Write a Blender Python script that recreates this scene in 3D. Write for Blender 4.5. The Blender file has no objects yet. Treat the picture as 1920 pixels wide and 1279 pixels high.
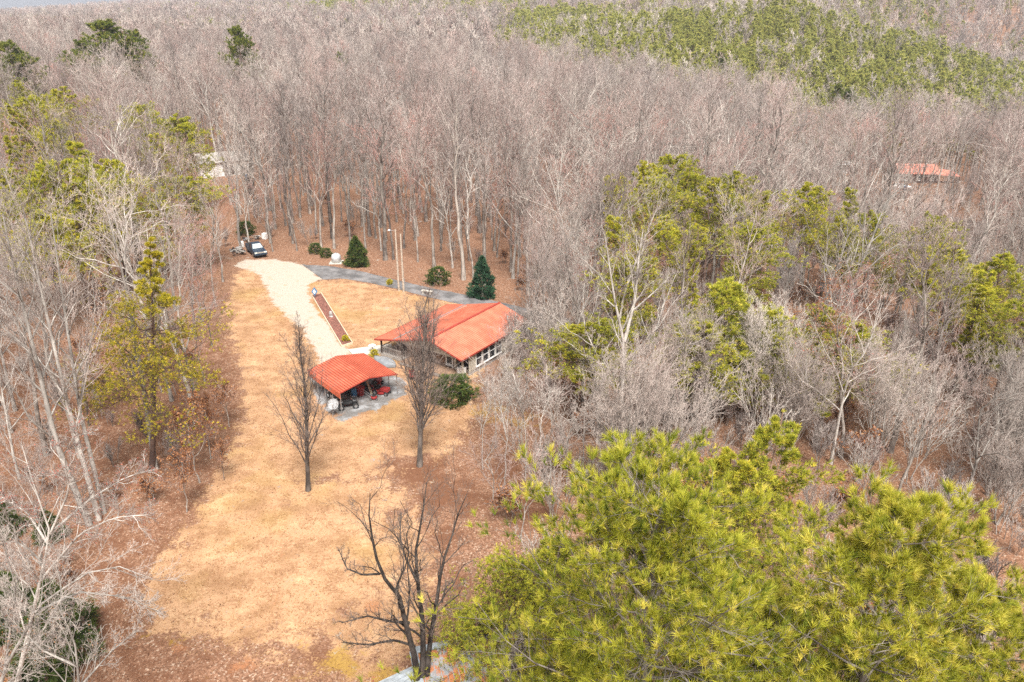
import bpy, math, random
import numpy as np
from mathutils import Vector, Matrix

# ------------------------------------------------------------------ camera, world, sun, exposure
scene = bpy.context.scene
C = scene.collection
CAM_H, FPX = 37.0, 1493.0
PITCH = math.atan(646.5 / FPX)       # FPX: focal length in pixels of a 1920 wide frame
cam_d = bpy.data.cameras.new('camera')
cam_d.sensor_width = 36.0
cam_d.lens = FPX / 1920 * 36.0
cam_d.clip_start = 0.5
cam_d.clip_end = 9000.0
cam = bpy.data.objects.new('camera', cam_d)
cam.location = (0, 0, CAM_H)
cam.rotation_euler = (math.pi / 2 - PITCH, 0, 0)
C.objects.link(cam)
scene.camera = cam

SUN_EL, SUN_AZ = math.radians(58), math.radians(168)         # azimuth measured from +Y towards +X
world = bpy.data.worlds.new('World')
scene.world = world
world.use_nodes = True
wn = world.node_tree
sky = wn.nodes.new('ShaderNodeTexSky')
sky.sky_type = 'NISHITA'
sky.sun_disc = False
sky.sun_elevation = SUN_EL
sky.sun_rotation = SUN_AZ
sky.air_density = 1.0
sky.dust_density = 4.0
sky.ozone_density = 1.0
hs = wn.nodes.new('ShaderNodeHueSaturation')
hs.inputs['Saturation'].default_value = 0.12                   # thin overcast: a milky white sky
wn.links.new(sky.outputs[0], hs.inputs['Color'])
wn.links.new(hs.outputs[0], wn.nodes['Background'].inputs['Color'])
wn.nodes['Background'].inputs['Strength'].default_value = 0.08

sun_d = bpy.data.lights.new('sun', 'SUN')
sun_d.energy = 2.6
sun_d.angle = math.radians(20)
sun_d.color = (1.0, 0.97, 0.93)
sun = bpy.data.objects.new('sun', sun_d)
sdir = Vector((math.sin(SUN_AZ) * math.cos(SUN_EL), math.cos(SUN_AZ) * math.cos(SUN_EL), math.sin(SUN_EL)))
sun.rotation_euler = sdir.to_track_quat('Z', 'Y').to_euler()
sun.location = sdir * 300
C.objects.link(sun)

scene.view_settings.view_transform = 'Standard'
scene.view_settings.look = 'None'
scene.view_settings.exposure = 1.46
scene.view_settings.gamma = 1.0
scene.view_settings.use_curve_mapping = False
scene.render.engine = 'CYCLES'
cy = scene.cycles
cy.max_bounces = 4
cy.diffuse_bounces = 3
cy.glossy_bounces = 2
cy.transmission_bounces = 3
cy.transparent_max_bounces = 4
cy.volume_bounces = 0
cy.caustics_reflective = False
cy.caustics_refractive = False
cy.use_denoising = False
cy.use_adaptive_sampling = False

rng = np.random.default_rng(7)
random.seed(7)
CP, SP = math.cos(PITCH), math.sin(PITCH)


def ray(u, v):
    a = (u - 960) / FPX
    b = (639.5 - v) / FPX
    return np.array((a, CP + b * SP, -SP + b * CP))


def gp(u, v, z=0.0):
    """ground point (at height z) where the photograph's pixel lies"""
    d = ray(u, v)
    t = (z - CAM_H) / d[2]
    return np.array((d[0] * t, d[1] * t, z))


def at(u, v, Y):
    d = ray(u, v)
    t = Y / d[1]
    return np.array((d[0] * t, Y, CAM_H + d[2] * t))


def proj(x, y, z):
    z = z - CAM_H
    zc = y * CP - z * SP
    yc = y * SP + z * CP
    return 960 + FPX * x / zc, 639.5 - FPX * yc / zc, zc


# ------------------------------------------------------------------ materials
def new_mat(name):
    m = bpy.data.materials.new(name)
    m.use_nodes = True
    nt = m.node_tree
    return m, nt, nt.nodes['Principled BSDF']


def nd(nt, typ, **kw):
    n = nt.nodes.new(typ)
    for k, v in kw.items():
        setattr(n, k, v)
    return n


def mixc(nt, fac, a, b, mode='MIX'):
    n = nd(nt, 'ShaderNodeMix', data_type='RGBA', blend_type=mode)
    for sock, val in ((n.inputs[0], fac), (n.inputs[6], a), (n.inputs[7], b)):
        if isinstance(val, (int, float)):
            sock.default_value = val
        elif isinstance(val, (tuple, list)):
            sock.default_value = (val[0], val[1], val[2], 1)
        else:
            nt.links.new(val, sock)
    return n.outputs[2]


def mth(nt, op, a, b=None, clamp=False):
    n = nd(nt, 'ShaderNodeMath', operation=op, use_clamp=clamp)
    for i, val in enumerate((a, b)):
        if val is None:
            continue
        if isinstance(val, (int, float)):
            n.inputs[i].default_value = val
        else:
            nt.links.new(val, n.inputs[i])
    return n.outputs[0]


def ramp(nt, fac, lo, hi, a=0.0, b=1.0):
    n = nd(nt, 'ShaderNodeMapRange', interpolation_type='SMOOTHSTEP')
    nt.links.new(fac, n.inputs[0])
    n.inputs[1].default_value = lo
    n.inputs[2].default_value = hi
    n.inputs[3].default_value = a
    n.inputs[4].default_value = b
    return n.outputs[0]


def coords(nt, obj=True):
    n = nd(nt, 'ShaderNodeTexCoord')
    return n.outputs['Object'] if obj else n.outputs['Generated']


def noise(nt, vec, scale, detail=4.0, rough=0.55):
    n = nd(nt, 'ShaderNodeTexNoise')
    n.inputs['Scale'].default_value = scale
    n.inputs['Detail'].default_value = detail
    n.inputs['Roughness'].default_value = rough
    if vec is not None:
        nt.links.new(vec, n.inputs['Vector'])
    return n.outputs['Fac']


def simple(name, col, rough=0.7, var=0.15, scale=3.0, metal=0.0, bump=0.0):
    """a plain surface with grain: noise-varied base colour and optional bump"""
    m, nt, p = new_mat(name)
    v = coords(nt)
    f = noise(nt, v, scale, 5.0, 0.6)
    lo = tuple(c * (1 - var) for c in col)
    hi = tuple(min(1, c * (1 + var)) for c in col)
    c = mixc(nt, ramp(nt, f, 0.3, 0.7), lo, hi)
    nt.links.new(c, p.inputs['Base Color'])
    p.inputs['Roughness'].default_value = rough
    p.inputs['Metallic'].default_value = metal
    if bump:
        b = nd(nt, 'ShaderNodeBump')
        b.inputs['Strength'].default_value = bump
        b.inputs['Distance'].default_value = 0.05
        nt.links.new(f, b.inputs['Height'])
        nt.links.new(b.outputs[0], p.inputs['Normal'])
    return m


def bark(name, pale, dark, tint=None, tamt=0.0):
    """bark: mottled pale/dark along the limb, differing a little from tree to tree"""
    m, nt, p = new_mat(name)
    v = coords(nt)
    mp = nd(nt, 'ShaderNodeMapping')
    mp.inputs['Scale'].default_value = (1, 1, 0.35)
    nt.links.new(v, mp.inputs[0])
    f = noise(nt, mp.outputs[0], 2.2, 5.0, 0.65)
    oi = nd(nt, 'ShaderNodeObjectInfo')
    f2 = mth(nt, 'ADD', ramp(nt, f, 0.32, 0.68), mth(nt, 'MULTIPLY', mth(nt, 'SUBTRACT', oi.outputs['Random'], 0.5), 0.7), True)
    c = mixc(nt, f2, dark, pale)
    if tint:
        r2 = mth(nt, 'FRACT', mth(nt, 'MULTIPLY', oi.outputs['Random'], 7.31))
        c = mixc(nt, mth(nt, 'MULTIPLY', ramp(nt, r2, 0.25, 0.9), tamt), c, tint)
    r3 = mth(nt, 'FRACT', mth(nt, 'MULTIPLY', oi.outputs['Random'], 23.7))
    vv = nd(nt, 'ShaderNodeHueSaturation')
    nt.links.new(c, vv.inputs['Color'])
    nt.links.new(mth(nt, 'ADD', mth(nt, 'MULTIPLY', r3, 0.62), 0.62), vv.inputs['Value'])
    c = vv.outputs[0]
    nt.links.new(c, p.inputs['Base Color'])
    p.inputs['Roughness'].default_value = 0.9
    p.inputs['Specular IOR Level'].default_value = 0.15
    return m


def needle(name, dark, light, warm, trans=0.35):
    """needles or leaves: each tuft carries its own tint; thin enough to let light through"""
    m, nt, p = new_mat(name)
    a = nd(nt, 'ShaderNodeAttribute', attribute_name='tint')
    oi = nd(nt, 'ShaderNodeObjectInfo')
    c = mixc(nt, ramp(nt, a.outputs['Fac'], 0.0, 0.75), dark, light)
    c = mixc(nt, ramp(nt, a.outputs['Fac'], 0.72, 1.0), c, warm)
    c = mixc(nt, mth(nt, 'MULTIPLY', oi.outputs['Random'], 0.22), c, dark)
    nt.links.new(c, p.inputs['Base Color'])
    p.inputs['Roughness'].default_value = 0.6
    p.inputs['Specular IOR Level'].default_value = 0.2
    t = nd(nt, 'ShaderNodeBsdfTranslucent')
    nt.links.new(c, t.inputs['Color'])
    mx = nd(nt, 'ShaderNodeMixShader')
    mx.inputs[0].default_value = trans
    nt.links.new(p.outputs[0], mx.inputs[1])
    nt.links.new(t.outputs[0], mx.inputs[2])
    nt.links.new(mx.outputs[0], nt.nodes['Material Output'].inputs['Surface'])
    return m


M = {}
M['bark_grey'] = bark('bark_grey', (0.40, 0.35, 0.30), (0.13, 0.105, 0.09))
M['bark_pale'] = bark('bark_pale', (0.53, 0.485, 0.43), (0.22, 0.19, 0.165))
M['bark_dark'] = bark('bark_dark', (0.25, 0.21, 0.18), (0.08, 0.066, 0.057))
M['bark_black'] = bark('bark_black', (0.10, 0.082, 0.07), (0.022, 0.018, 0.016))
M['bark_pine'] = bark('bark_pine', (0.24, 0.15, 0.11), (0.08, 0.05, 0.04))
M['twig_tan'] = bark('twig_tan', (0.46, 0.395, 0.355), (0.205, 0.165, 0.15), (0.44, 0.29, 0.25), 0.5)
M['twig_pale'] = bark('twig_pale', (0.50, 0.44, 0.385), (0.29, 0.24, 0.21), (0.43, 0.32, 0.275), 0.4)
M['twig_red'] = bark('twig_red', (0.45, 0.29, 0.245), (0.26, 0.15, 0.125), (0.48, 0.22, 0.18), 0.5)
M['twig_dark'] = bark('twig_dark', (0.30, 0.235, 0.195), (0.13, 0.095, 0.08))
M['dead_leaf'] = needle('dead_leaf', (0.20, 0.075, 0.03), (0.38, 0.17, 0.075), (0.50, 0.28, 0.13), 0.25)
M['bud_red'] = needle('bud_red', (0.28, 0.07, 0.05), (0.42, 0.13, 0.09), (0.45, 0.2, 0.12), 0.2)
M['needle_white'] = needle('needle_white', (0.15, 0.19, 0.022), (0.57, 0.55, 0.055), (0.88, 0.74, 0.15), 0.45)
M['needle_olive'] = needle('needle_olive', (0.16, 0.19, 0.028), (0.54, 0.53, 0.055), (0.86, 0.70, 0.085), 0.48)
M['needle_far'] = needle('needle_far', (0.20, 0.245, 0.07), (0.47, 0.47, 0.125), (0.66, 0.57, 0.16), 0.45)
M['needle_dark'] = needle('needle_dark', (0.035, 0.062, 0.014), (0.10, 0.14, 0.03), (0.22, 0.22, 0.045), 0.3)
M['needle_gold'] = needle('needle_gold', (0.20, 0.20, 0.022), (0.68, 0.58, 0.045), (0.95, 0.74, 0.08), 0.5)
M['needle_mid'] = needle('needle_mid', (0.06, 0.095, 0.02), (0.19, 0.22, 0.035), (0.36, 0.32, 0.05), 0.35)
M['needle_blue'] = needle('needle_blue', (0.015, 0.05, 0.026), (0.05, 0.12, 0.06), (0.09, 0.16, 0.07), 0.25)

# ------------------------------------------------------------------ mesh helpers
def mesh_np(name, verts, polys, mats, smooth=False, matidx=None, attr=None):
    """mesh from numpy: polys is a list of (m, k) index arrays"""
    me = bpy.data.meshes.new(name)
    verts = np.asarray(verts, np.float32)
    me.vertices.add(len(verts))
    me.vertices.foreach_set('co', verts.ravel())
    flat = np.concatenate([p.ravel() for p in polys]).astype(np.int32)
    tot = np.concatenate([np.full(len(p), p.shape[1], np.int32) for p in polys])
    start = np.concatenate([[0], np.cumsum(tot)[:-1]]).astype(np.int32)
    me.loops.add(len(flat))
    me.loops.foreach_set('vertex_index', flat)
    me.polygons.add(len(tot))
    me.polygons.foreach_set('loop_start', start)
    me.polygons.foreach_set('loop_total', tot)
    if matidx is not None:
        me.polygons.foreach_set('material_index', np.asarray(matidx, np.int32))
    if smooth:
        me.polygons.foreach_set('use_smooth', np.ones(len(tot), bool))
    for mm in (mats if isinstance(mats, (list, tuple)) else [mats]):
        me.materials.append(mm)
    if attr:
        for k, a in attr.items():
            at_ = me.attributes.new(k, 'FLOAT', 'POINT')
            at_.data.foreach_set('value', np.asarray(a, np.float32))
    me.update(calc_edges=True)
    return me


def link(name, me, parent=None, loc=(0, 0, 0), rz=0.0, scale=None):
    o = bpy.data.objects.new(name, me)
    C.objects.link(o)
    o.location = [float(c) for c in loc]
    o.rotation_euler = (0, 0, float(rz))
    if scale is not None:
        o.scale = scale if hasattr(scale, '__len__') else (scale,) * 3
    if parent:
        o.parent = parent
    return o


def tag(o, label=None, cat=None, group=None, kind=None):
    if label:
        o['label'] = label
    if cat:
        o['category'] = cat
    if group:
        o['group'] = group
    if kind:
        o['kind'] = kind
    return o


def thing(name, label, cat, loc=(0, 0, 0), rz=0.0, group=None, scale=None):
    return tag(link(name, None, None, loc, rz, scale), label, cat, group)


class MB:
    """collects boxes, tubes and faces for one mesh"""
    def __init__(self):
        self.v, self.f = [], []

    def add(self, vs, fs):
        n = len(self.v)
        self.v += [tuple(map(float, p)) for p in vs]
        self.f += [tuple(i + n for i in q) for q in fs]
        return self

    def box(self, c, s, rz=0.0, mat=None):
        x, y, z = [k / 2 for k in s]
        pts = [Vector((i * x, j * y, k * z)) for k in (-1, 1) for j in (-1, 1) for i in (-1, 1)]
        R = mat if mat is not None else Matrix.Rotation(rz, 3, 'Z')
        pts = [R @ p + Vector(c) for p in pts]
        return self.add(pts, [(0, 2, 3, 1), (4, 5, 7, 6), (0, 1, 5, 4), (2, 6, 7, 3), (0, 4, 6, 2), (1, 3, 7, 5)])

    def bar(self, a, b, w, h=None, up=(0, 0, 1)):
        """square bar from a to b"""
        a, b = Vector(a), Vector(b)
        h = h or w
        t = (b - a).normalized()
        s = t.cross(Vector(up))
        if s.length < 1e-4:
            s = t.cross(Vector((1, 0, 0)))
        s.normalize()
        n = s.cross(t)
        pts = [p + s * i * w / 2 + n * j * h / 2 for p in (a, b) for i, j in ((-1, -1), (1, -1), (1, 1), (-1, 1))]
        return self.add(pts, [(0, 1, 2, 3), (7, 6, 5, 4), (0, 4, 5, 1), (1, 5, 6, 2), (2, 6, 7, 3), (3, 7, 4, 0)])

    def tube(self, pts, rad, k=8, cap=True):
        pts = [Vector(p) for p in pts]
        if not hasattr(rad, '__len__'):
            rad = [rad] * len(pts)
        n0 = len(self.v)
        for i, p in enumerate(pts):
            t = (pts[min(i + 1, len(pts) - 1)] - pts[max(i - 1, 0)]).normalized()
            ref = Vector((0, 0, 1)) if abs(t.z) < 0.9 else Vector((1, 0, 0))
            s = t.cross(ref).normalized()
            w = s.cross(t)
            for j in range(k):
                a = 2 * math.pi * j / k
                self.v.append(tuple(p + (s * math.cos(a) + w * math.sin(a)) * rad[i]))
        for i in range(len(pts) - 1):
            for j in range(k):
                a, b = n0 + i * k + j, n0 + i * k + (j + 1) % k
                self.f.append((a, b, b + k, a + k))
        if cap:
            self.f.append(tuple(n0 + j for j in reversed(range(k))))
            e = n0 + (len(pts) - 1) * k
            self.f.append(tuple(e + j for j in range(k)))
        return self

    def lathe(self, prof, k=16, c=(0, 0, 0)):
        n0 = len(self.v)
        for r, z in prof:
            for j in range(k):
                a = 2 * math.pi * j / k
                self.v.append((c[0] + r * math.cos(a), c[1] + r * math.sin(a), c[2] + z))
        for i in range(len(prof) - 1):
            for j in range(k):
                a, b = n0 + i * k + j, n0 + i * k + (j + 1) % k
                self.f.append((a, b, b + k, a + k))
        return self

    def mesh(self, name, mat, smooth=False, bevel=0.0):
        me = bpy.data.meshes.new(name)
        me.from_pydata(self.v, [], self.f)
        me.materials.append(mat)
        if bevel:
            import bmesh
            bm = bmesh.new()
            bm.from_mesh(me)
            bmesh.ops.remove_doubles(bm, verts=bm.verts, dist=1e-5)
            ed = [e for e in bm.edges if len(e.link_faces) == 2 and e.calc_face_angle(0) > 0.5]
            bmesh.ops.bevel(bm, geom=ed, offset=bevel, segments=2, profile=0.6, affect='EDGES')
            bm.to_mesh(me)
            bm.free()
        if smooth:
            me.polygons.foreach_set('use_smooth', [True] * len(me.polygons))
        me.update()
        return me

    def build(self, name, mat, parent=None, loc=(0, 0, 0), rz=0.0, smooth=False, bevel=0.0):
        return link(name, self.mesh(name, mat, smooth, bevel), parent, loc, rz)

# ------------------------------------------------------------------ terrain
TS = np.array([-1.1, -0.7, -0.35, 0.0, 0.18, 0.31, 0.44, 0.62, 0.9, 1.3])
TY = np.array([0, 130, 200, 285, 375, 470, 570, 760, 1080, 1600, 2300, 6000.])
TZ = np.array([
    [0, 0, 0, 0, 0, 0, 0, 0, 0, 0],
    [0, 0, 0, 0, 0, 0, -1, -2, -3, -3],
    [3, 3, 2, 0, -1, -4, -7, -9, -10, -10],
    [9, 8, 4, 0, -3, -9, -14, -17, -18, -18],
    [9, 8, 4, 2, 4, 3, -6, -17, -22, -22],
    [5, 5, 4, 5, 15, 24, 8, -14, -26, -26],
    [2, 2, 4, 8, 14, 12, -6, -18, -26, -26],
    [-5, -4, 6, 14, 16, 18, 20, 20, 10, 6],
    [-8, -7, 9, 24, 26, 30, 34, 36, 30, 26],
    [-19, -18, 11, 30, 34, 38, 42, 42, 38, 34],
    [-28, -26, 12, 32, 36, 40, 44, 44, 40, 36],
    [-75, -70, 0, 32, 36, 40, 44, 44, 40, 36]], float)


def _cr(x, xs):
    i = np.clip(np.searchsorted(xs, x) - 1, 0, len(xs) - 2)
    t = np.clip((x - xs[i]) / (xs[i + 1] - xs[i]), 0, 1)
    return i, t * t * (3 - 2 * t) * 0.6 + t * 0.4


_g = np.random.default_rng(3)
_ks = _g.normal(0, 1, (14, 2)) * np.array([[0.06]] * 7 + [[0.2]] * 7)
_ph = _g.uniform(0, 6.28, 14)


def wob(x, y):
    """gentle unevenness of the ground, -1..1"""
    s = 0
    for (kx, ky), p in zip(_ks, _ph):
        s = s + np.sin(kx * x + ky * y + p)
    return s / 6.0


def hz(x, y):
    x = np.asarray(x, float)
    y = np.asarray(y, float)
    yy = np.maximum(y, 1.0)
    s = np.clip(x / np.maximum(yy, 40), -1.1, 1.3)
    i, a = _cr(s, TS)
    j, b = _cr(yy, TY)
    z = (TZ[j, i] * (1 - a) + TZ[j, i + 1] * a) * (1 - b) + (TZ[j + 1, i] * (1 - a) + TZ[j + 1, i + 1] * a) * b
    w = np.clip((yy - 108) / 120, 0, 1)
    return z + wob(x, y) * (0.05 + 1.6 * w)


def on_ground(u, v):
    z = 0.0
    for _ in range(12):
        q = gp(u, v, z)
        z = .5 * z + .5 * float(hz(q[0], q[1]))
    return gp(u, v, z)


def pxpoly(pts):
    return np.array([gp(u, v)[:2] for u, v in pts])


def sdist(x, y, poly):
    """signed distance to a polygon, positive inside"""
    x = np.asarray(x, float)
    y = np.asarray(y, float)
    d = np.full(x.shape, 1e9)
    ins = np.zeros(x.shape, bool)
    n = len(poly)
    for k in range(n):
        ax, ay = poly[k]
        bx, by = poly[(k + 1) % n]
        ex, ey = bx - ax, by - ay
        t = np.clip(((x - ax) * ex + (y - ay) * ey) / (ex * ex + ey * ey + 1e-9), 0, 1)
        d = np.minimum(d, np.hypot(x - ax - t * ex, y - ay - t * ey))
        c = ((ay > y) != (by > y)) & (x < (bx - ax) * (y - ay) / (by - ay + 1e-12) + ax)
        ins ^= c
    return np.where(ins, d, -d)


def pdist(x, y, line):
    d = np.full(np.shape(x), 1e9)
    for k in range(len(line) - 1):
        ax, ay = line[k]
        bx, by = line[k + 1]
        ex, ey = bx - ax, by - ay
        t = np.clip(((x - ax) * ex + (y - ay) * ey) / (ex * ex + ey * ey + 1e-9), 0, 1)
        d = np.minimum(d, np.hypot(x - ax - t * ex, y - ay - t * ey))
    return d


LAWN = pxpoly([(275, 1185), (250, 1130), (285, 1060), (330, 1000), (368, 950), (408, 890), (440, 830), (453, 770), (446, 700), (430, 650),
               (422, 600), (425, 560), (440, 515), (455, 498), (520, 492), (575, 500), (605, 525), (660, 523), (740, 541), (800, 556), (860, 566), (900, 575),
               (915, 660), (890, 725), (905, 780), (875, 832), (838, 862), (812, 905), (800, 960), (826, 1040), (815, 1100), (790, 1150),
               (815, 1180), (790, 1300), (640, 1300), (560, 1245), (450, 1222), (400, 1215), (330, 1198)])
DRIVE = pxpoly([(440, 497), (455, 487), (520, 486), (566, 496), (604, 523), (583, 533), (577, 545), (590, 575), (612, 605), (640, 648), (668, 664),
                (640, 690), (600, 690), (588, 650), (560, 612), (535, 588), (508, 565), (498, 545), (494, 528), (478, 510), (455, 503)])
PAD = pxpoly([(580, 705), (594, 740), (614, 772), (640, 788), (700, 770), (742, 750), (768, 738), (756, 712), (720, 695), (680, 690), (625, 688), (592, 696)])
YARD = np.array([gp(*p)[:2] for p in [(150, 1900), (215, 1200), (235, 1110), (300, 990), (360, 900), (395, 840), (400, 700), (395, 600), (405, 520), (435, 478),
                                      (560, 478), (640, 488), (760, 512), (900, 545), (1010, 570), (1060, 620), (1045, 720), (1000, 830), (930, 920), (900, 1050), (860, 1150), (860, 1900)]])
TRACK = pxpoly([(512, 940), (524, 990), (530, 1060), (520, 1120), (492, 1172), (455, 1215)])
RED_B = [(790, 885, 4.2, .95), (840, 930, 4.2, 1), (740, 870, 2.2, .8), (770, 960, 2.4, .7), (840, 1010, 2.4, .8), (720, 890, 1.6, .5), (600, 905, 2.2, .6), (560, 940, 1.2, .4), (640, 900, 1.6, .5),
         (960, 880, 3.5, .9), (1000, 960, 3, .9), (700, 1120, 1.2, .7), (860, 1090, 1.5, .8), (380, 1165, 1.0, .5), (640, 1160, 1.6, .5), (600, 1225, 2.0, .8), (690, 1215, 1.2, .6), (760, 1240, 1.2, .7), (520, 1190, 1.5, .45), (430, 1180, 1.0, .5), (760, 1090, 1.6, .5)]
MOSS_B = [(920, 770, 3.2, .8), (985, 790, 2.5, .8), (900, 720, 1.8, .6), (640, 1245, 1.8, 1), (720, 1268, 1.6, 1), (600, 1185, 1.0, .7), (560, 1210, .8, .7), (690, 1180, .7, .6), (330, 1203, .7, .8), (270, 1195, .5, .8), (560, 1270, 1.0, .5),
          (480, 640, 2.0, .35), (460, 690, 2.2, .35), (735, 550, 2.2, .6), (640, 645, 1.2, .6), (600, 610, .6, .4), (510, 700, 1.6, .3), (700, 1050, 1.3, .25), (400, 1265, .8, .6), (225, 1255, .4, .9)]
CLAY_B = [(700, 1140, .9, .9), (455, 1250, 1.0, .7), (330, 1215, .6, .8), (745, 1190, .8, .6), (245, 935, 1.2, .7), (320, 955, .9, .5), (365, 1210, .5, .7), (455, 505, 1.0, .8), (468, 515, .8, .6), (540, 556, .6, .6)]


def blobs(x, y, lst):
    s = np.zeros(np.shape(x))
    for u, v, r, a in lst:
        gx, gy, _ = gp(u, v)
        s = np.maximum(s, a * np.exp(-(((x - gx) ** 2 + (y - gy) ** 2) / (r * r))))
    return s


def axis(lo, hi, step, far_lo, far_hi, g=1.13):
    a = list(np.arange(lo, hi + step * .5, step))
    s, v = step, a[-1]
    while v < far_hi:
        s *= g
        v += s
        a.append(v)
    s, v = step, a[0]
    pre = []
    while v > far_lo:
        s *= g
        v -= s
        pre.append(v)
    return np.array(pre[::-1] + a)


gx = axis(-46, 36, 0.42, -5200, 5200)
gy = axis(32, 126, 0.42, -120, 6000)
GX, GY = np.meshgrid(gx, gy)
GZ = hz(GX, GY)
nx, ny = len(gx), len(gy)
wn2 = wob(GX * 6, GY * 6) * 0.35
lawn_sd = sdist(GX, GY, LAWN) - .45 + wn2 * 1.1
drive_sd = sdist(GX, GY, DRIVE) + wn2 * 0.6
pad_sd = sdist(GX, GY, PAD) + wn2 * 0.5
sm = lambda d, w: np.clip(d / w + 0.5, 0, 1)
A_lawn = sm(lawn_sd, 2.4) * (1 - 0.9 * blobs(GX, GY, RED_B))
A_grav = sm(drive_sd, 1.3)
A_pad = sm(pad_sd, 1.2)
A_red = np.maximum(blobs(GX, GY, RED_B), .55 * np.clip((-GX - .26 * GY - 2) / 6, 0, 1) * np.clip((98 - GY) / 15, 0, 1))
A_moss = blobs(GX, GY, MOSS_B)
A_clay = np.maximum(blobs(GX, GY, CLAY_B), 0.75 * np.exp(-(pdist(GX, GY, TRACK) / 0.16) ** 2))
verts = np.stack([GX, GY, GZ], -1).reshape(-1, 3)
idx = np.arange(nx * ny).reshape(ny, nx)
faces = np.stack([idx[:-1, :-1], idx[:-1, 1:], idx[1:, 1:], idx[1:, :-1]], -1).reshape(-1, 4)
fc = lambda a: (a[:-1, :-1] + a[1:, 1:]).reshape(-1) / 2
f_drive = fc(drive_sd) > 0
f_pad = (fc(pad_sd) > 0) & ~f_drive
f_lawn = (fc(lawn_sd) > 0) & ~f_drive & ~f_pad


def ground_mat():
    m, nt, p = new_mat('ground_cover')
    v = coords(nt)
    att = lambda k: nd(nt, 'ShaderNodeAttribute', attribute_name=k).outputs['Fac']
    n_big = noise(nt, v, 0.12, 3)
    n_mid = noise(nt, v, 0.7, 5, 0.6)
    n_fine = noise(nt, v, 5.0, 6, 0.7)
    n_hi = noise(nt, v, 18.0, 3, 0.7)
    vo = nd(nt, 'ShaderNodeTexVoronoi')
    vo.inputs['Scale'].default_value = 10.0
    nt.links.new(v, vo.inputs['Vector'])
    cell = nd(nt, 'ShaderNodeSeparateColor')
    nt.links.new(vo.outputs['Color'], cell.inputs[0])
    jit = mth(nt, 'MULTIPLY', mth(nt, 'SUBTRACT', mth(nt, 'ADD', n_mid, mth(nt, 'MULTIPLY', n_fine, 0.6)), 0.8), 2.2)
    brk = lambda a, lo=.35, hi=.65: ramp(nt, mth(nt, 'ADD', a, jit), lo, hi)
    # leaf litter: brown leaves lying in every shade
    lit = mixc(nt, n_big, (0.135, 0.068, 0.040), (0.21, 0.105, 0.060))
    lit = mixc(nt, ramp(nt, cell.outputs[0], 0.25, 1.0), lit, (0.29, 0.16, 0.10))
    lit = mixc(nt, ramp(nt, cell.outputs[1], 0.88, 0.97), lit, (0.38, 0.27, 0.195))
    lit = mixc(nt, ramp(nt, n_fine, 0.5, 0.72), lit, (0.08, 0.042, 0.027))
    red = mixc(nt, n_fine, (0.10, 0.046, 0.026), (0.20, 0.092, 0.05))
    lit = mixc(nt, brk(att('red'), .45, .8), lit, red)
    # winter lawn
    gr = mixc(nt, ramp(nt, n_mid, .38, .62), (0.275, 0.145, 0.076), (0.42, 0.245, 0.137))
    gr = mixc(nt, ramp(nt, n_fine, .42, .75), gr, (0.49, 0.325, 0.19))
    gr = mixc(nt, ramp(nt, n_hi, .54, .72, 0, .6), gr, (0.20, 0.10, 0.045))
    gr = mixc(nt, ramp(nt, n_big, .50, .66, 0, .45), gr, (0.30, 0.19, 0.06))
    gr = mixc(nt, ramp(nt, mth(nt, 'MULTIPLY', n_mid, n_fine), .30, .40, 0, .55), gr, (0.22, 0.11, 0.045))
    n_pat = noise(nt, v, 0.33, 6, 0.65)
    gr = mixc(nt, ramp(nt, n_pat, .47, .66, 0, .58), gr, (0.23, 0.122, 0.06))
    gr = mixc(nt, ramp(nt, n_pat, .32, .44, .45, 0), gr, (0.56, 0.38, 0.215))
    moss = mixc(nt, n_fine, (0.17, 0.105, 0.012), (0.36, 0.21, 0.025))
    c = mixc(nt, brk(att('lawn')), lit, gr)
    c = mixc(nt, mth(nt, 'MULTIPLY', brk(att('moss'), .5, 1.0), .75), c, moss)
    clay = mixc(nt, n_fine, (0.27, 0.105, 0.05), (0.40, 0.185, 0.085))
    c = mixc(nt, mth(nt, 'MULTIPLY', brk(att('clay'), .45, .9), .7), c, clay)
    # gravel drive, pale grit with straw and clay showing through
    gv = mixc(nt, ramp(nt, n_hi, .35, .7), (0.325, 0.275, 0.222), (0.46, 0.40, 0.33))
    gv = mixc(nt, ramp(nt, n_mid, .56, .70, 0, .7), gv, (0.37, 0.245, 0.13))
    c = mixc(nt, brk(att('gravel'), .3, .7), c, gv)
    pd = mixc(nt, ramp(nt, n_hi, .35, .7), (0.10, 0.093, 0.086), (0.22, 0.21, 0.20))
    pd = mixc(nt, ramp(nt, n_mid, .45, .65), pd, (0.29, 0.29, 0.29))
    pd = mixc(nt, ramp(nt, n_fine, .5, .7, 0, .6), pd, (0.16, 0.125, 0.10))
    c = mixc(nt, brk(att('pad')), c, pd)
    nt.links.new(c, p.inputs['Base Color'])
    p.inputs['Roughness'].default_value = 1.0
    p.inputs['Specular IOR Level'].default_value = 0.1
    b = nd(nt, 'ShaderNodeBump')
    b.inputs['Strength'].default_value = 0.5
    b.inputs['Distance'].default_value = 0.08
    nt.links.new(mth(nt, 'ADD', n_fine, mth(nt, 'MULTIPLY', n_hi, 0.5)), b.inputs['Height'])
    nt.links.new(b.outputs[0], p.inputs['Normal'])
    return m


M['ground'] = ground_mat()


def ground_piece(name, sel):
    f = faces[sel]
    used, inv = np.unique(f, return_inverse=True)
    a = {k: q.reshape(-1)[used] for k, q in dict(lawn=A_lawn, gravel=A_grav, pad=A_pad, red=A_red, moss=A_moss, clay=A_clay).items()}
    me = mesh_np(name, verts[used], [inv.reshape(-1, 4)], M['ground'], True, attr=a)
    return tag(link(name, me), kind='structure')


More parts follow.
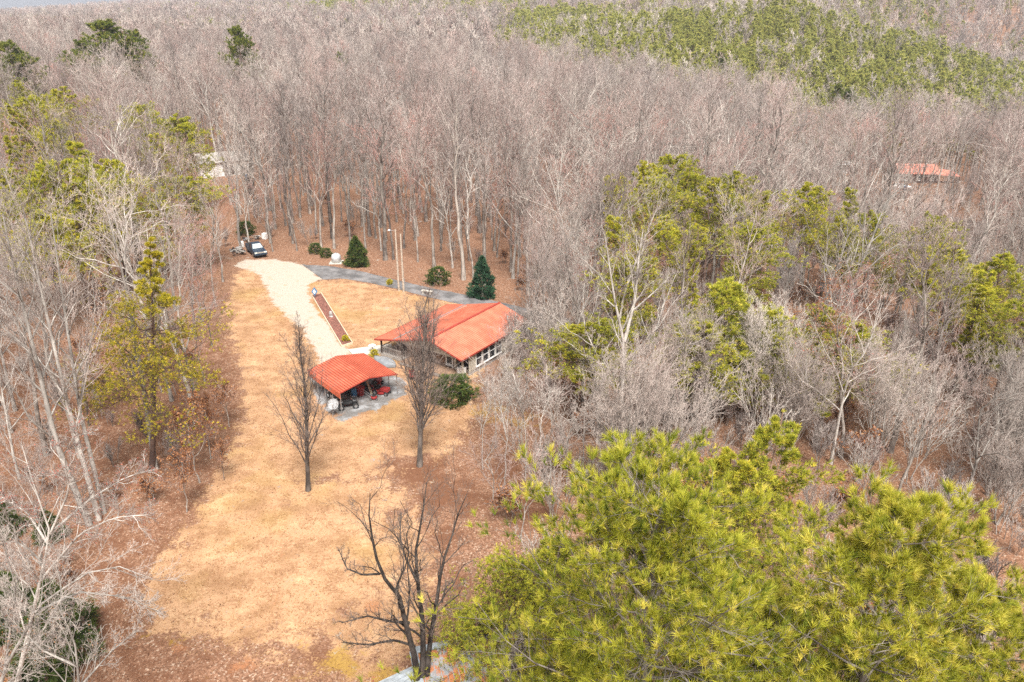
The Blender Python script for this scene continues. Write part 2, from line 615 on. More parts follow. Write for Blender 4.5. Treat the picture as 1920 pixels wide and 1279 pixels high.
ground_piece('ground', ~(f_drive | f_pad | f_lawn))
ground_piece('lawn', f_lawn)
ground_piece('gravel_driveway', f_drive)
ground_piece('gravel_parking_pad', f_pad)

# asphalt lane curving from the gravel round behind the house
M['asphalt'] = simple('asphalt', (0.14, 0.132, 0.13), 0.85, 0.45, 0.5, bump=0.2)
top = [(566, 496), (620, 500), (680, 510), (745, 526), (810, 541), (870, 552), (935, 566), (1010, 584), (1100, 604)]
bot = [(606, 525), (640, 523), (690, 530), (745, 542), (805, 558), (865, 571), (930, 586), (1000, 604), (1090, 626)]


def resample(pts, n):
    pts = np.asarray(pts, float)
    d = np.concatenate([[0], np.cumsum(np.linalg.norm(np.diff(pts, axis=0), axis=1))])
    t = np.linspace(0, d[-1], n)
    return np.stack([np.interp(t, d, pts[:, k]) for k in range(pts.shape[1])], 1)


L0 = resample(pxpoly(top), 60)
L1 = resample(pxpoly(bot), 60)
jit = rng.normal(0, 0.06, (60, 2))
av, af = [], []
for i in range(60):
    for k in range(7):
        q = L0[i] * (1 - k / 6) + L1[i] * k / 6 + jit[i] * (k in (0, 6))
        av.append((q[0], q[1], float(hz(q[0], q[1])) + 0.03 + 0.03 * math.sin(math.pi * k / 6)))
for i in range(59):
    for k in range(6):
        a = i * 7 + k
        af.append((a, a + 1, a + 8, a + 7))
tag(link('asphalt_lane', mesh_np('asphalt_lane', np.array(av), [np.array(af)], M['asphalt'], True)), kind='structure')
# concrete walk to the porch
M['concrete'] = simple('concrete', (0.46, 0.42, 0.36), 0.9, 0.12, 1.5, bump=0.1)
wq = [gp(*p) for p in [(653, 657), (663, 669), (735, 660), (735, 646)]]
mb = MB()
mb.add([(q[0], q[1], 0.0) for q in wq] + [(q[0], q[1], 0.14) for q in wq], [(0, 1, 2, 3), (7, 6, 5, 4), (0, 4, 5, 1), (1, 5, 6, 2), (2, 6, 7, 3), (3, 7, 4, 0)])
tag(mb.build('concrete_walkway', M['concrete']), kind='structure')

# ------------------------------------------------------------------ tree growing
def unit(a):
    return a / (np.linalg.norm(a, axis=-1, keepdims=True) + 1e-9)


def tubes(P, R, k):
    """N polylines of n points as k-sided tubes -> verts, quads"""
    N, n, _ = P.shape
    T = unit(np.gradient(P, axis=1))
    ref = np.where(np.abs(T[..., 2:3]) > 0.8, np.array([1., 0.13, 0]), np.array([0.11, 0.07, 1.]))
    S = unit(np.cross(T, ref))
    W = np.cross(S, T)
    a = np.arange(k) * 2 * np.pi / k
    V = P[:, :, None, :] + (S[:, :, None, :] * np.cos(a)[None, None, :, None] + W[:, :, None, :] * np.sin(a)[None, None, :, None]) * R[:, :, None, None]
    I = np.arange(N * n * k).reshape(N, n, k)
    J = np.roll(I, -1, axis=2)
    Q = np.stack([I[:, :-1], J[:, :-1], J[:, 1:], I[:, 1:]], -1).reshape(-1, 4)
    return V.reshape(-1, 3), Q


def spikes(B, D, L, r):
    """three-sided twigs tapering to a point"""
    N = len(B)
    D = unit(D)
    ref = np.where(np.abs(D[:, 2:3]) > 0.8, np.array([1., 0.1, 0]), np.array([0.1, 0, 1.]))
    S = unit(np.cross(D, ref))
    W = np.cross(S, D)
    a = np.arange(3) * 2 * np.pi / 3
    ring = B[:, None] + (S[:, None] * np.cos(a)[None, :, None] + W[:, None] * np.sin(a)[None, :, None]) * np.reshape(r, (-1, 1, 1))
    V = np.concatenate([ring, (B + D * L[:, None])[:, None]], 1)
    o = np.arange(N)[:, None] * 4
    F = np.concatenate([o + np.array([[0, 1, 3]]), o + np.array([[1, 2, 3]]), o + np.array([[2, 0, 3]])], 0)
    return V.reshape(-1, 3), F


class Geo:
    def __init__(self):
        self.v, self.q, self.t, self.n = [], [], [], 0
        self.tint = []

    def add(self, V, F, tint=None):
        (self.q if F.shape[1] == 4 else self.t).append(F + self.n)
        self.v.append(V)
        self.tint.append(np.full(len(V), 0.5) if tint is None else tint)
        self.n += len(V)

    def mesh(self, name, mat, smooth=False):
        polys = []
        if self.q:
            polys.append(np.concatenate(self.q))
        if self.t:
            polys.append(np.concatenate(self.t))
        return mesh_np(name, np.concatenate(self.v), polys, mat, smooth, attr={'tint': np.concatenate(self.tint)})


def children(P, R, m, t0, t1, ang, ratio, up, n, g, taper=0.55, droop=0.0, wig=0.05, rr=0.55, rmin=0.006, lenmode=0.55):
    """m side shoots on each of N parent polylines"""
    N, k, _ = P.shape
    t = np.clip(t0 + (t1 - t0) * (np.arange(m)[None] + g.uniform(0, 1, (N, m))) / m, 0, 0.999)
    f = t * (k - 1)
    i = f.astype(int)
    w = (f - i)[..., None]
    ar = np.arange(N)[:, None]
    B = P[ar, i] * (1 - w) + P[ar, i + 1] * w
    T = unit(P[ar, i + 1] - P[ar, i])
    r0 = R[ar, i] * (1 - w[..., 0]) + R[ar, i + 1] * w[..., 0]
    az = g.uniform(0, 2 * np.pi, (N, 1)) + np.arange(m)[None] * 2.4 + g.normal(0, .35, (N, m))
    ref = np.where(np.abs(T[..., 2:3]) > 0.85, np.array([1., 0.1, 0]), np.array([0.0, 0, 1.]))
    S = unit(np.cross(T, ref))
    W = np.cross(S, T)
    a = np.radians(g.normal(ang, ang * 0.18, (N, m)))[..., None]
    D = T * np.cos(a) + (S * np.cos(az)[..., None] + W * np.sin(az)[..., None]) * np.sin(a)
    D = unit(D + np.array([0, 0, up]))
    plen = np.linalg.norm(np.diff(P, axis=1), axis=2).sum(1)
    L = plen[:, None] * ratio * (1 - lenmode * t) * g.uniform(.65, 1.3, (N, m))
    s = np.linspace(0, 1, n)[None, None, :, None]
    bend = np.array([0, 0, 1.]) * (up * 0.7 - droop)
    side = g.normal(0, 1, (N, m, 1, 3)) * wig
    kink = np.cumsum(g.normal(0, wig * 0.6, (N, m, n, 3)), axis=2)
    kink -= kink[:, :, :1]
    Q = B[:, :, None] + L[..., None, None] * (D[:, :, None] * s + (bend + side) * s * s * 0.5 + kink * s)
    rb = np.maximum(r0 * rr, rmin)[..., None]
    RR = np.maximum(rb * (1 - taper * s[..., 0]), rmin * 0.5)
    return Q.reshape(-1, n, 3), RR.reshape(-1, n)


def bare_geo(seed, trunkP, trunkR, limbs, lv, k0=8, buds=0, bud_size=0.12, leaves=0):
    """trunk tubes + limbs -> (trunk mesh geo, crown geo, leaf geo). lv: dict of level settings"""
    g = np.random.default_rng(seed)
    tg, cg, lg = Geo(), Geo(), Geo()
    tg.add(*tubes(trunkP, trunkR, k0))
    P, R = limbs if limbs is not None else (None, None)
    if P is None:
        P, R = children(trunkP, trunkR, lv['n1'], lv['t0'], lv.get('t1', 0.97), lv['a1'], lv['l1'], lv['up1'], 7, g, 0.75, 0, lv.get('wig', .07), lv.get('rr1', .5), 0.02, lv.get('lm', .55))
    tg.add(*tubes(P, R, 5))
    tw = lv['tw']
    P2, R2 = children(P, R, lv['n2'], .18, .98, lv.get('a2', 42), lv.get('l2', .5), lv.get('up2', .18), 4, g, .6, 0, .08, .55, tw * 1.5)
    cg.add(*tubes(P2, R2, 3))
    # leaders keep branching at the trunk tip too
    Pt, Rt = children(trunkP, np.maximum(trunkR * .5, tw), max(2, lv['n2'] // 2), .8, .99, 30, .14, .3, 4, g, .6, 0, .08, .8, tw * 1.5)
    cg.add(*tubes(Pt, Rt, 3))
    P2 = np.concatenate([P2, Pt])
    R2 = np.concatenate([R2, Rt])
    if lv.get('n3', 0):
        P3, R3 = children(P2, R2, lv['n3'], .15, .98, 40, lv.get('l3', .5), lv.get('up3', .12), 3, g, .5, 0, .06, .6, tw)
        cg.add(*tubes(P3, R3, 3))
    else:
        P3, R3 = P2, R2
    n4 = lv['n4']
    P4, R4 = children(P3, R3, n4, .1, .99, 38, lv.get('l4', .6), lv.get('up4', .15), 2, g, .9, 0, .02, .8, tw)
    cg.add(*spikes(P4[:, 0], P4[:, 1] - P4[:, 0], np.linalg.norm(P4[:, 1] - P4[:, 0], axis=1), R4[:, 0]))
    for cnt, size in ((buds, bud_size), (leaves, 0.16)):
        if cnt:
            sel = g.choice(len(P4), min(cnt, len(P4)), replace=False)
            leafs(lg, P4[sel, 1], g, size)
    return tg, cg, lg


def leafs(lg, B, g, size, tint=None):
    """small folded leaf faces (two triangles each, bent along the rib)"""
    N = len(B)
    a = unit(g.normal(0, 1, (N, 3)) + np.array([0, 0, -.3]))
    s = unit(np.cross(a, g.normal(0, 1, (N, 3))))
    nrm = np.cross(a, s)
    L = (size * g.uniform(.6, 1.4, N))[:, None]
    V = np.stack([B, B + a * L * .5 + s * L * .32 + nrm * L * .12, B + a * L, B + a * L * .5 - s * L * .32 + nrm * L * .12], 1).reshape(-1, 3)
    o = np.arange(N)[:, None] * 4
    F = np.concatenate([o + np.array([[0, 1, 2]]), o + np.array([[0, 2, 3]])], 0)
    t = g.uniform(0, 1, N) if tint is None else tint
    lg.add(V, F, np.repeat(t, 4))


def stem_line(h, g, lean=0.02, wig=0.02, n=12, r0=.2, r1=.03, flare=.35):
    s = np.linspace(0, 1, n)
    d = g.normal(0, lean, 2)
    k = np.cumsum(g.normal(0, wig, (n, 2)), 0)
    k -= k[0]
    P = np.stack([h * (d[0] * s + k[:, 0] * s), h * (d[1] * s + k[:, 1] * s), h * s], 1)
    R = r0 * (1 - s) + r1 * s
    R[0] *= 1 + flare
    P[0, 2] -= 0.25
    return P[None], R[None]


def tufts(geo, B, D, g, per, length, width, spread, tint):
    """bundles of needles fanning out of each shoot tip"""
    N = len(B)
    D = unit(D)
    a = unit(D[:, None] + g.normal(0, spread, (N, per, 3)))
    L = length * g.uniform(.7, 1.2, (N, per, 1))
    s = unit(np.cross(a, g.normal(0, 1, (N, per, 3)))) * width / 2
    Bp = B[:, None] - D[:, None] * length * g.uniform(0, .5, (N, per, 1))
    V = np.stack([Bp - s, Bp + s, Bp + a * L], 2).reshape(-1, 3)
    F = np.arange(N * per * 3).reshape(-1, 3)
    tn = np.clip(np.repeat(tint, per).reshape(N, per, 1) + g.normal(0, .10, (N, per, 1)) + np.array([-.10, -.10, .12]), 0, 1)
    geo.add(V, F, tn.ravel())


def pine_geo(seed, h, rad, base, whorl=0.7, nb=5, nsub=9, ntuft=5, per=16, nl=.22, nw=.02, up=.35, droop=.0, trunk_r=.2, shape='cone', tuft_spread=.55, irregular=.25, sub_r=.012, l2=.42):
    """pine: straight trunk, whorls of limbs, flat sprays of shoots ending in needle bundles"""
    g = np.random.default_rng(seed)
    tg, ng = Geo(), Geo()
    P0, R0 = stem_line(h, g, .012, .006, 12, trunk_r, .03)
    tg.add(*tubes(P0, R0, 8))
    zs = np.arange(base * h, h * .985, whorl)
    B, D, L = [], [], []
    for z in zs:
        t = (z - base * h) / (h * (1 - base))
        if shape == 'cone':
            prof = (1 - t) ** .75
        elif shape == 'dome':
            prof = (1 - t) ** .48
        elif shape == 'round':
            prof = math.sqrt(max(0, 1 - (2 * t - .75) ** 2 / 1.6)) * (1.02 - t * .6)
        else:
            prof = (1 - t) ** .5 * (.55 + .45 * math.sin(3 * t + seed))
        a0 = g.uniform(0, 6.28)
        for k in range(nb):
            if g.uniform() < irregular * .5:
                continue
            az = a0 + k * 2 * math.pi / nb + g.normal(0, .25)
            zz = z + g.normal(0, whorl * .25)
            B.append((0, 0, zz))
            u = up * (.4 + t) + g.normal(0, .1)
            D.append((math.cos(az), math.sin(az), u))
            L.append(max(.35, rad * prof * g.uniform(1 - irregular, 1 + irregular)))
    B, D, L = np.array(B), unit(np.array(D)), np.array(L)
    # attach to the trunk line
    for k in range(2):
        B[:, k] = np.interp(B[:, 2], P0[0, :, 2], P0[0, :, k])
    n = 7
    s = np.linspace(0, 1, n)[None, :, None]
    kink = np.cumsum(g.normal(0, .05, (len(B), n, 3)), 1)
    kink -= kink[:, :1]
    P = B[:, None] + L[:, None, None] * (D[:, None] * s + np.array([0, 0, 1.]) * (.22 - droop) * s * s + kink * s)
    R = (0.015 + .008 * L[:, None]) * (1 - .85 * s[..., 0])
    tg.add(*tubes(P, R, 4))
    P2, R2 = children(P, R, nsub, .3, .99, 46, l2, .06, 4, g, .6, 0, .05, .6, sub_r, .5)
    P2[..., 2] -= (P2[..., 2] - P2[:, :1, 2]) * .25
    tg.add(*tubes(P2, R2, 3))
    Pt, Rt = children(P2, R2, ntuft, .25, .999, 36, .5, .18, 2, g, .6, 0, .02, .6, sub_r * .7, .4)
    # shoots at the limb tips and the leader
    ends = np.concatenate([Pt[:, 1], P2[:, -1], P[:, -1], P0[:, -1]])
    dirs = np.concatenate([Pt[:, 1] - Pt[:, 0], P2[:, -1] - P2[:, -2], P[:, -1] - P[:, -2], P0[:, -1] - P0[:, -2]])
    tg.add(*spikes(Pt[:, 0], Pt[:, 1] - Pt[:, 0], np.linalg.norm(Pt[:, 1] - Pt[:, 0], axis=1), Rt[:, 0]))
    dirs = unit(dirs) + np.array([0, 0, .7])
    tint = np.clip(g.normal(.60, .26, len(ends)) + np.repeat(g.normal(0, .08, 1), len(ends)), 0, 1)
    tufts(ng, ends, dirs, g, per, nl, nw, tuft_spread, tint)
    return tg, ng


def bush_geo(seed, h, rad, n, per, nl, nw, shape='cone', stems=5):
    """dense evergreen bush: stems and a leafy mass that is thick towards its outside, with gaps"""
    g = np.random.default_rng(seed)
    tg, ng = Geo(), Geo()
    t = g.uniform(0.02, 1, n) ** (1.25 if shape == 'cone' else 1)
    if shape == 'cone':
        pr = (1 - t) ** .7 * (.35 + .65 * np.minimum(1, t * 6 + .45))
    else:
        pr = np.sqrt(np.maximum(0, 1 - (1.7 * t - .7) ** 2))
    az = g.uniform(0, 6.28, n)
    lump = 1 + .22 * np.sin(az * 3 + t * 9 + seed) + .17 * np.sin(az * 5 - t * 17) + .14 * np.sin(az * 2 + t * 23 + seed)
    rr = rad * pr * lump * g.uniform(.35, 1.02, n) ** .45
    B = np.stack([rr * np.cos(az), rr * np.sin(az), h * t], 1)
    D = np.stack([np.cos(az), np.sin(az), g.uniform(.1, 1.0, n)], 1)
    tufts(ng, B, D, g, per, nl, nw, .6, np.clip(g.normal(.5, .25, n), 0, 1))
    P0, R0 = stem_line(h * .95, g, .02, .01, 8, .03 + .014 * h, .02)
    tg.add(*tubes(P0, R0, 6))
    Pl, Rl = children(P0, R0, 14, .05, .9, 60, .38, .2, 4, g, .7, 0, .05, .5, .012)
    tg.add(*tubes(Pl, Rl, 4))
    return tg, ng


class Kind:
    """a grown tree: meshes shared by all its copies"""
    def __init__(self, name, parts, height):
        self.name, self.parts, self.h = name, parts, height     # parts: list of (part name, mesh)
        self.objs = None


def plant(kind, x, y, rz, sc, label, cat, group=None, z=None, name=None):
    z = float(hz(x, y)) if z is None else z
    r = thing(name or kind.name, label, cat, (x, y, z), rz, group, sc)
    ob = [link(pn, me, r) for pn, me in kind.parts]
    for q_ in ob:
        if q_.name.split('.')[0] in ('leaves', 'buds'):
            q_['kind'] = 'stuff'
    if kind.objs is None:
        kind.objs = ob
    return r


def bare_kind(name, seed, h, bark_m, twig_m, lv, r0, lean=.03, wig=.02, stems=None, leaf_m=None, buds=0, leaves=0, bud_size=.1, k0=7, flare=.35):
    g = np.random.default_rng(seed + 1000)
    if stems is None:
        P0, R0 = stem_line(h, g, lean, wig, 12, r0, .025, flare)
    else:
        ps, rs = [], []
        for k in range(stems):
            P, R = stem_line(h * g.uniform(.75, 1.05), g, .16, wig, 12, r0 * g.uniform(.6, 1), .02, flare)
            P[..., :2] += g.normal(0, .25, 2)
            ps.append(P)
            rs.append(R)
        P0, R0 = np.concatenate(ps), np.concatenate(rs)
    tg, cg, lg = bare_geo(seed, P0, R0, None, lv, k0, buds, bud_size, leaves)
    parts = [('trunk', tg.mesh(name + '_trunk', M[bark_m], True)), ('crown', cg.mesh(name + '_crown', M[twig_m]))]
    if lg.n:
        parts.append(('leaves' if leaves else 'buds', lg.mesh(name + '_leaf', M[leaf_m])))
    return Kind(name, parts, h)


def pine_kind(name, seed, needle_m, h, rad, base, bark_m='bark_pine', **kw):
    tg, ng = pine_geo(seed, h, rad, base, **kw)
    return Kind(name, [('trunk', tg.mesh(name + '_trunk', M[bark_m], True)), ('crown', ng.mesh(name + '_crown', M[needle_m]))], h)


def bush_kind(name, seed, needle_m, h, rad, n, per, nl, nw, shape='cone'):
    tg, ng = bush_geo(seed, h, rad, n, per, nl, nw, shape)
    return Kind(name, [('trunk', tg.mesh(name + '_trunk', M['bark_grey'], True)), ('crown', ng.mesh(name + '_crown', M[needle_m]))], h)


def lean_to(root, base, top, kd):
    """tilt a planted tree so that its tip stands over the photograph's tip"""
    q = on_ground(*base)
    t = at(top[0], top[1], q[1])
    dx, h = t[0] - q[0], t[2] - q[2]
    root.rotation_euler = (0, math.atan2(dx, h), 0)
    root.scale = (1, 1, math.hypot(dx, h) / kd.h)


def scatter(name, pts, rz, sc, idx, kinds, label, cat):
    """one object that carries an uncountable growth: points with grown plants instanced on them"""
    me = bpy.data.meshes.new(name)
    me.vertices.add(len(pts))
    me.vertices.foreach_set('co', np.asarray(pts, np.float32).ravel())
    a = me.attributes.new('turn', 'FLOAT_VECTOR', 'POINT')
    a.data.foreach_set('vector', np.stack([np.zeros(len(pts)), np.zeros(len(pts)), rz], 1).astype(np.float32).ravel())
    a = me.attributes.new('size', 'FLOAT', 'POINT')
    a.data.foreach_set('value', np.asarray(sc, np.float32))
    a = me.attributes.new('which', 'INT', 'POINT')
    a.data.foreach_set('value', np.asarray(idx, np.int32))
    o = tag(link(name, me), label, cat, kind='stuff')
    ng = bpy.data.node_groups.new(name, 'GeometryNodeTree')
    ng.interface.new_socket('Geometry', in_out='INPUT', socket_type='NodeSocketGeometry')
    ng.interface.new_socket('Geometry', in_out='OUTPUT', socket_type='NodeSocketGeometry')
    gi, go = ng.nodes.new('NodeGroupInput'), ng.nodes.new('NodeGroupOutput')
    ji = ng.nodes.new('GeometryNodeJoinGeometry')
    for kd in reversed(kinds):
        j = ng.nodes.new('GeometryNodeJoinGeometry')
        for ob in kd.objs:
            oi = ng.nodes.new('GeometryNodeObjectInfo')
            oi.transform_space = 'ORIGINAL'
            oi.inputs['Object'].default_value = ob
            oi.inputs['As Instance'].default_value = False
            ng.links.new(oi.outputs['Geometry'], j.inputs[0])
        g2 = ng.nodes.new('GeometryNodeGeometryToInstance')
        ng.links.new(j.outputs[0], g2.inputs[0])
        ng.links.new(g2.outputs[0], ji.inputs[0])
    ip = ng.nodes.new('GeometryNodeInstanceOnPoints')
    ip.inputs['Pick Instance'].default_value = True
    for nm, typ, sock in (('turn', 'FLOAT_VECTOR', 'Rotation'), ('size', 'FLOAT', 'Scale'), ('which', 'INT', 'Instance Index')):
        na = ng.nodes.new('GeometryNodeInputNamedAttribute')
        na.data_type = typ
        na.inputs['Name'].default_value = nm
        out = [q for q in na.outputs if q.enabled and q.name == 'Attribute'][0]
        ng.links.new(out, ip.inputs[sock])
    ng.links.new(gi.outputs[0], ip.inputs['Points'])
    ng.links.new(ji.outputs[0], ip.inputs['Instance'])
    ng.links.new(ip.outputs[0], go.inputs[0])
    md = o.modifiers.new('grow', 'NODES')
    md.node_group = ng
    return o

# ------------------------------------------------------------------ the woods
# kinds grown once, copied many times ------------------------------------------------
LV_TALL = dict(n1=15, t0=.48, a1=42, l1=.29, up1=.35, n2=7, n3=5, n4=3, tw=.009, lm=.5, rr1=.62, wig=.12)
LV_WIDE = dict(n1=14, t0=.30, a1=46, l1=.42, up1=.32, n2=7, n3=5, n4=3, tw=.009, lm=.6, rr1=.62, wig=.12)
LV_VASE = dict(n1=16, t0=.14, t1=.8, a1=26, l1=.62, up1=.30, n2=10, n3=6, n4=5, tw=.009, lm=.75, l2=.36, a2=30)


def lod(lv, tw, n2, n3, n4, n1=None):
    d = dict(lv)
    d.update(tw=tw, n2=n2, n3=n3, n4=n4)
    if n1:
        d['n1'] = n1
    return d


K = {}
for i in range(3):
    K['tallA%d' % i] = bare_kind('bare_tree', 10 + i, 20 + i, 'bark_grey', 'twig_tan', LV_TALL, .21)
for i in range(2):
    K['paleA%d' % i] = bare_kind('bare_tree', 20 + i, 19 + i, 'bark_pale', 'twig_pale', LV_WIDE, .20, .04, .03)
for i in range(2):
    K['vaseA%d' % i] = bare_kind('bare_tree', 30 + i, 14, 'bark_pale', 'twig_pale', lod(LV_VASE, .011, 8, 6, 5), .10, stems=4)
for i in range(2):
    K['redA%d' % i] = bare_kind('bare_tree', 40 + i, 15, 'bark_grey', 'twig_red', LV_WIDE, .15, .05, .04, leaf_m='bud_red', buds=2200, bud_size=.09)
K['leafA'] = bare_kind('young_tree', 50, 10, 'bark_grey', 'twig_tan', lod(LV_WIDE, .009, 7, 5, 4), .09, .05, .05, leaf_m='dead_leaf', leaves=2000)
K['leafB'] = bare_kind('young_tree', 51, 7, 'bark_grey', 'twig_tan', lod(LV_WIDE, .009, 7, 5, 4), .07, .05, .05, leaf_m='dead_leaf', leaves=2600)
for i in range(4):
    K['tallB%d' % i] = bare_kind('bare_tree', 60 + i, 20 + i, 'bark_grey', 'twig_tan', lod(LV_TALL, .014, 6, 4, 3), .20 + .03 * i, k0=6)
for i in range(2):
    K['paleB%d' % i] = bare_kind('bare_tree', 70 + i, 19 + i, 'bark_pale', 'twig_pale', lod(LV_WIDE, .014, 6, 4, 3), .22, .04, .03, k0=6)
K['redB0'] = bare_kind('bare_tree', 75, 16, 'bark_grey', 'twig_red', lod(LV_WIDE, .014, 6, 4, 3), .18, .04, .03, k0=6)
K['vaseB0'] = bare_kind('bare_tree', 76, 13, 'bark_pale', 'twig_tan', lod(LV_VASE, .015, 7, 4, 3), .12, stems=3, k0=6)
for i in range(3):
    K['tallC%d' % i] = bare_kind('bare_tree', 80 + i, 20, 'bark_grey', 'twig_tan', lod(LV_TALL, .026, 5, 4, 3, 13), .26, k0=5)
K['paleC0'] = bare_kind('bare_tree', 85, 19, 'bark_pale', 'twig_pale', lod(LV_WIDE, .029, 6, 4, 3, 13), .26, .03, .02, k0=5)
K['redC0'] = bare_kind('bare_tree', 86, 17, 'bark_grey', 'twig_red', lod(LV_WIDE, .028, 6, 4, 3, 13), .22, .03, .02, k0=5)
for i in range(2):
    K['tallD%d' % i] = bare_kind('bare_tree', 90 + i, 20, 'bark_grey', ('twig_tan', 'twig_pale')[i], lod(LV_WIDE, .10, 5, 3, 2, 9), .25, .02, .02, k0=4)
K['brush0'] = bare_kind('brush', 95, 3.2, 'bark_grey', 'twig_tan', lod(LV_VASE, .010, 5, 4, 3, 9), .03, stems=4, k0=4)
K['brush1'] = bare_kind('brush', 96, 4.2, 'bark_pale', 'twig_pale', lod(LV_VASE, .010, 5, 4, 3, 9), .035, stems=3, k0=4)
K['sap0'] = bare_kind('sapling', 98, 9.5, 'bark_pale', 'twig_pale', lod(LV_TALL, .009, 6, 4, 3, 16), .06, .06, .04, k0=5)
K['sap1'] = bare_kind('sapling', 99, 8.5, 'bark_pale', 'twig_tan', dict(lod(LV_WIDE, .009, 6, 4, 3, 14), t0=.2), .055, .08, .05, k0=5)
K['brush2'] = bare_kind('brush', 97, 2.6, 'bark_grey', 'twig_tan', lod(LV_WIDE, .010, 5, 4, 3, 9), .03, stems=3, k0=4, leaf_m='dead_leaf', leaves=900)

K['wp0'] = pine_kind('white_pine', 1, 'needle_white', 22, 6.6, .30, whorl=.72, nb=6, nsub=10, ntuft=5, per=34, nl=.32, nw=.021, up=.55, trunk_r=.26, irregular=.45, tuft_spread=.42, shape='dome', bark_m='bark_grey')
K['wp1'] = pine_kind('white_pine', 2, 'needle_white', 20, 5.2, .30, whorl=.72, nb=6, nsub=10, ntuft=5, per=34, nl=.32, nw=.021, up=.55, trunk_r=.24, irregular=.45, tuft_spread=.42, shape='dome', bark_m='bark_grey')
K['wp2'] = pine_kind('white_pine', 3, 'needle_white', 14, 4.0, .22, whorl=.68, nb=6, nsub=10, ntuft=5, per=34, nl=.30, nw=.021, up=.5, trunk_r=.18, irregular=.45, tuft_spread=.42, shape='dome', bark_m='bark_grey')
K['lp0'] = pine_kind('low_pine', 4, 'needle_olive', 9, 4.0, .15, whorl=.55, nb=6, nsub=11, ntuft=6, per=12, nl=.17, nw=.032, up=.35, trunk_r=.13, irregular=.35)
for i in range(4):
    K['vp%d' % i] = pine_kind('olive_pine', 10 + i, 'needle_olive', 16, 4.0 + .5 * (i % 2), (.35, .5, .4, .25)[i], whorl=.7, nb=5, nsub=10, ntuft=6, per=11, nl=.24, nw=.045, up=.15, trunk_r=.17, shape=('flat', 'cone', 'flat', 'cone')[i], irregular=.5)
K['hp'] = pine_kind('olive_pine', 20, 'needle_gold', 22, 5.4, .30, whorl=.9, nb=6, nsub=13, ntuft=8, per=16, nl=.19, nw=.024, up=.05, droop=.12, trunk_r=.24, shape='flat', irregular=.45)
K['bp'] = pine_kind('bushy_pine', 21, 'needle_white', 12, 3.6, .2, whorl=.6, nb=6, nsub=9, ntuft=5, per=12, nl=.26, nw=.04, up=.5, trunk_r=.16, shape='round', irregular=.3)
K['dp'] = pine_kind('dark_pine', 22, 'needle_mid', 21, 4.5, .45, whorl=.8, nb=6, nsub=8, ntuft=4, per=9, nl=.42, nw=.10, up=.3, trunk_r=.25, shape='round', irregular=.35)
K['sp'] = pine_kind('layered_conifer', 23, 'needle_mid', 18, 3.2, .25, whorl=1.3, nb=6, nsub=8, ntuft=4, per=9, nl=.36, nw=.09, up=.0, trunk_r=.2, shape='cone', irregular=.3)
for i in range(2):
    K['fp%d' % i] = pine_kind('far_pine', 30 + i, 'needle_far', 14, 2.7, .25, whorl=1.2, nb=5, nsub=4, ntuft=3, per=5, nl=.75, nw=.24, up=.4, trunk_r=.15, shape=('cone', 'round')[i], irregular=.35, sub_r=.03)
K['cedar'] = bush_kind('cedar_bush', 40, 'needle_dark', 4.6, 2.2, 2600, 9, .30, .05)
K['holly'] = bush_kind('holly_bush', 41, 'needle_dark', 4.4, 1.9, 1700, 8, .30, .10)
K['spruce'] = bush_kind('blue_cedar', 42, 'needle_blue', 5.6, 1.9, 1700, 8, .34, .09)
K['shrub'] = bush_kind('round_shrub', 43, 'needle_dark', 2.7, 2.1, 1700, 8, .26, .07, 'round')
K['laurel'] = bush_kind('laurel_bush', 44, 'needle_dark', 2.0, 1.3, 500, 7, .24, .09, 'round')
print('kinds grown')

# trees traced stem by stem -----------------------------------------------------------
def traced(name, seed, stems, Y_, r0, r1, bark_m, twig_m, lv, label, cat='tree', depth=0.0, limbs=None, leaf_m=None, buds=0, bud_size=.08):
    """stems: lists of photograph pixels followed upward from the base, standing at distance Y (+ own depth)"""
    ps, rs = [], []
    b0 = stems[0][1] if isinstance(stems[0][0], (int, float)) else stems[0][0]
    Y = gp(*b0)[1]
    base = None
    for k, st in enumerate(stems):
        dz = st[0] if isinstance(st[0], (int, float)) else 0.0
        pts = st[1:] if isinstance(st[0], (int, float)) else st
        n = len(pts)
        w = [at(u, v, Y + dz * (j / max(1, n - 1))) for j, (u, v) in enumerate(pts)]
        ps.append(resample(np.array(w), 12))
    base = ps[0][0].copy()
    gz = float(hz(base[0], base[1]))
    if base[2] > gz:
        ps[0][0][2] = gz - .2
    base[2] = gz
    P = np.array(ps) - base
    s = np.linspace(0, 1, 12)[None]
    rad = np.array([r0 if not hasattr(r0, '__len__') else r0[k] for k in range(len(ps))])[:, None]
    R = rad * (1 - s) + r1 * s
    tg, cg, lg = bare_geo(seed, P, R, None, lv, 8, buds, bud_size)
    r = thing(name, label, cat, base)
    link('trunk', tg.mesh(name + '_trunk', M[bark_m], True), r)
    link('crown', cg.mesh(name + '_crown', M[twig_m]), r)
    if lg.n:
        tag(link('buds', lg.mesh(name + '_buds', M[leaf_m]), r), kind='stuff')
    return r


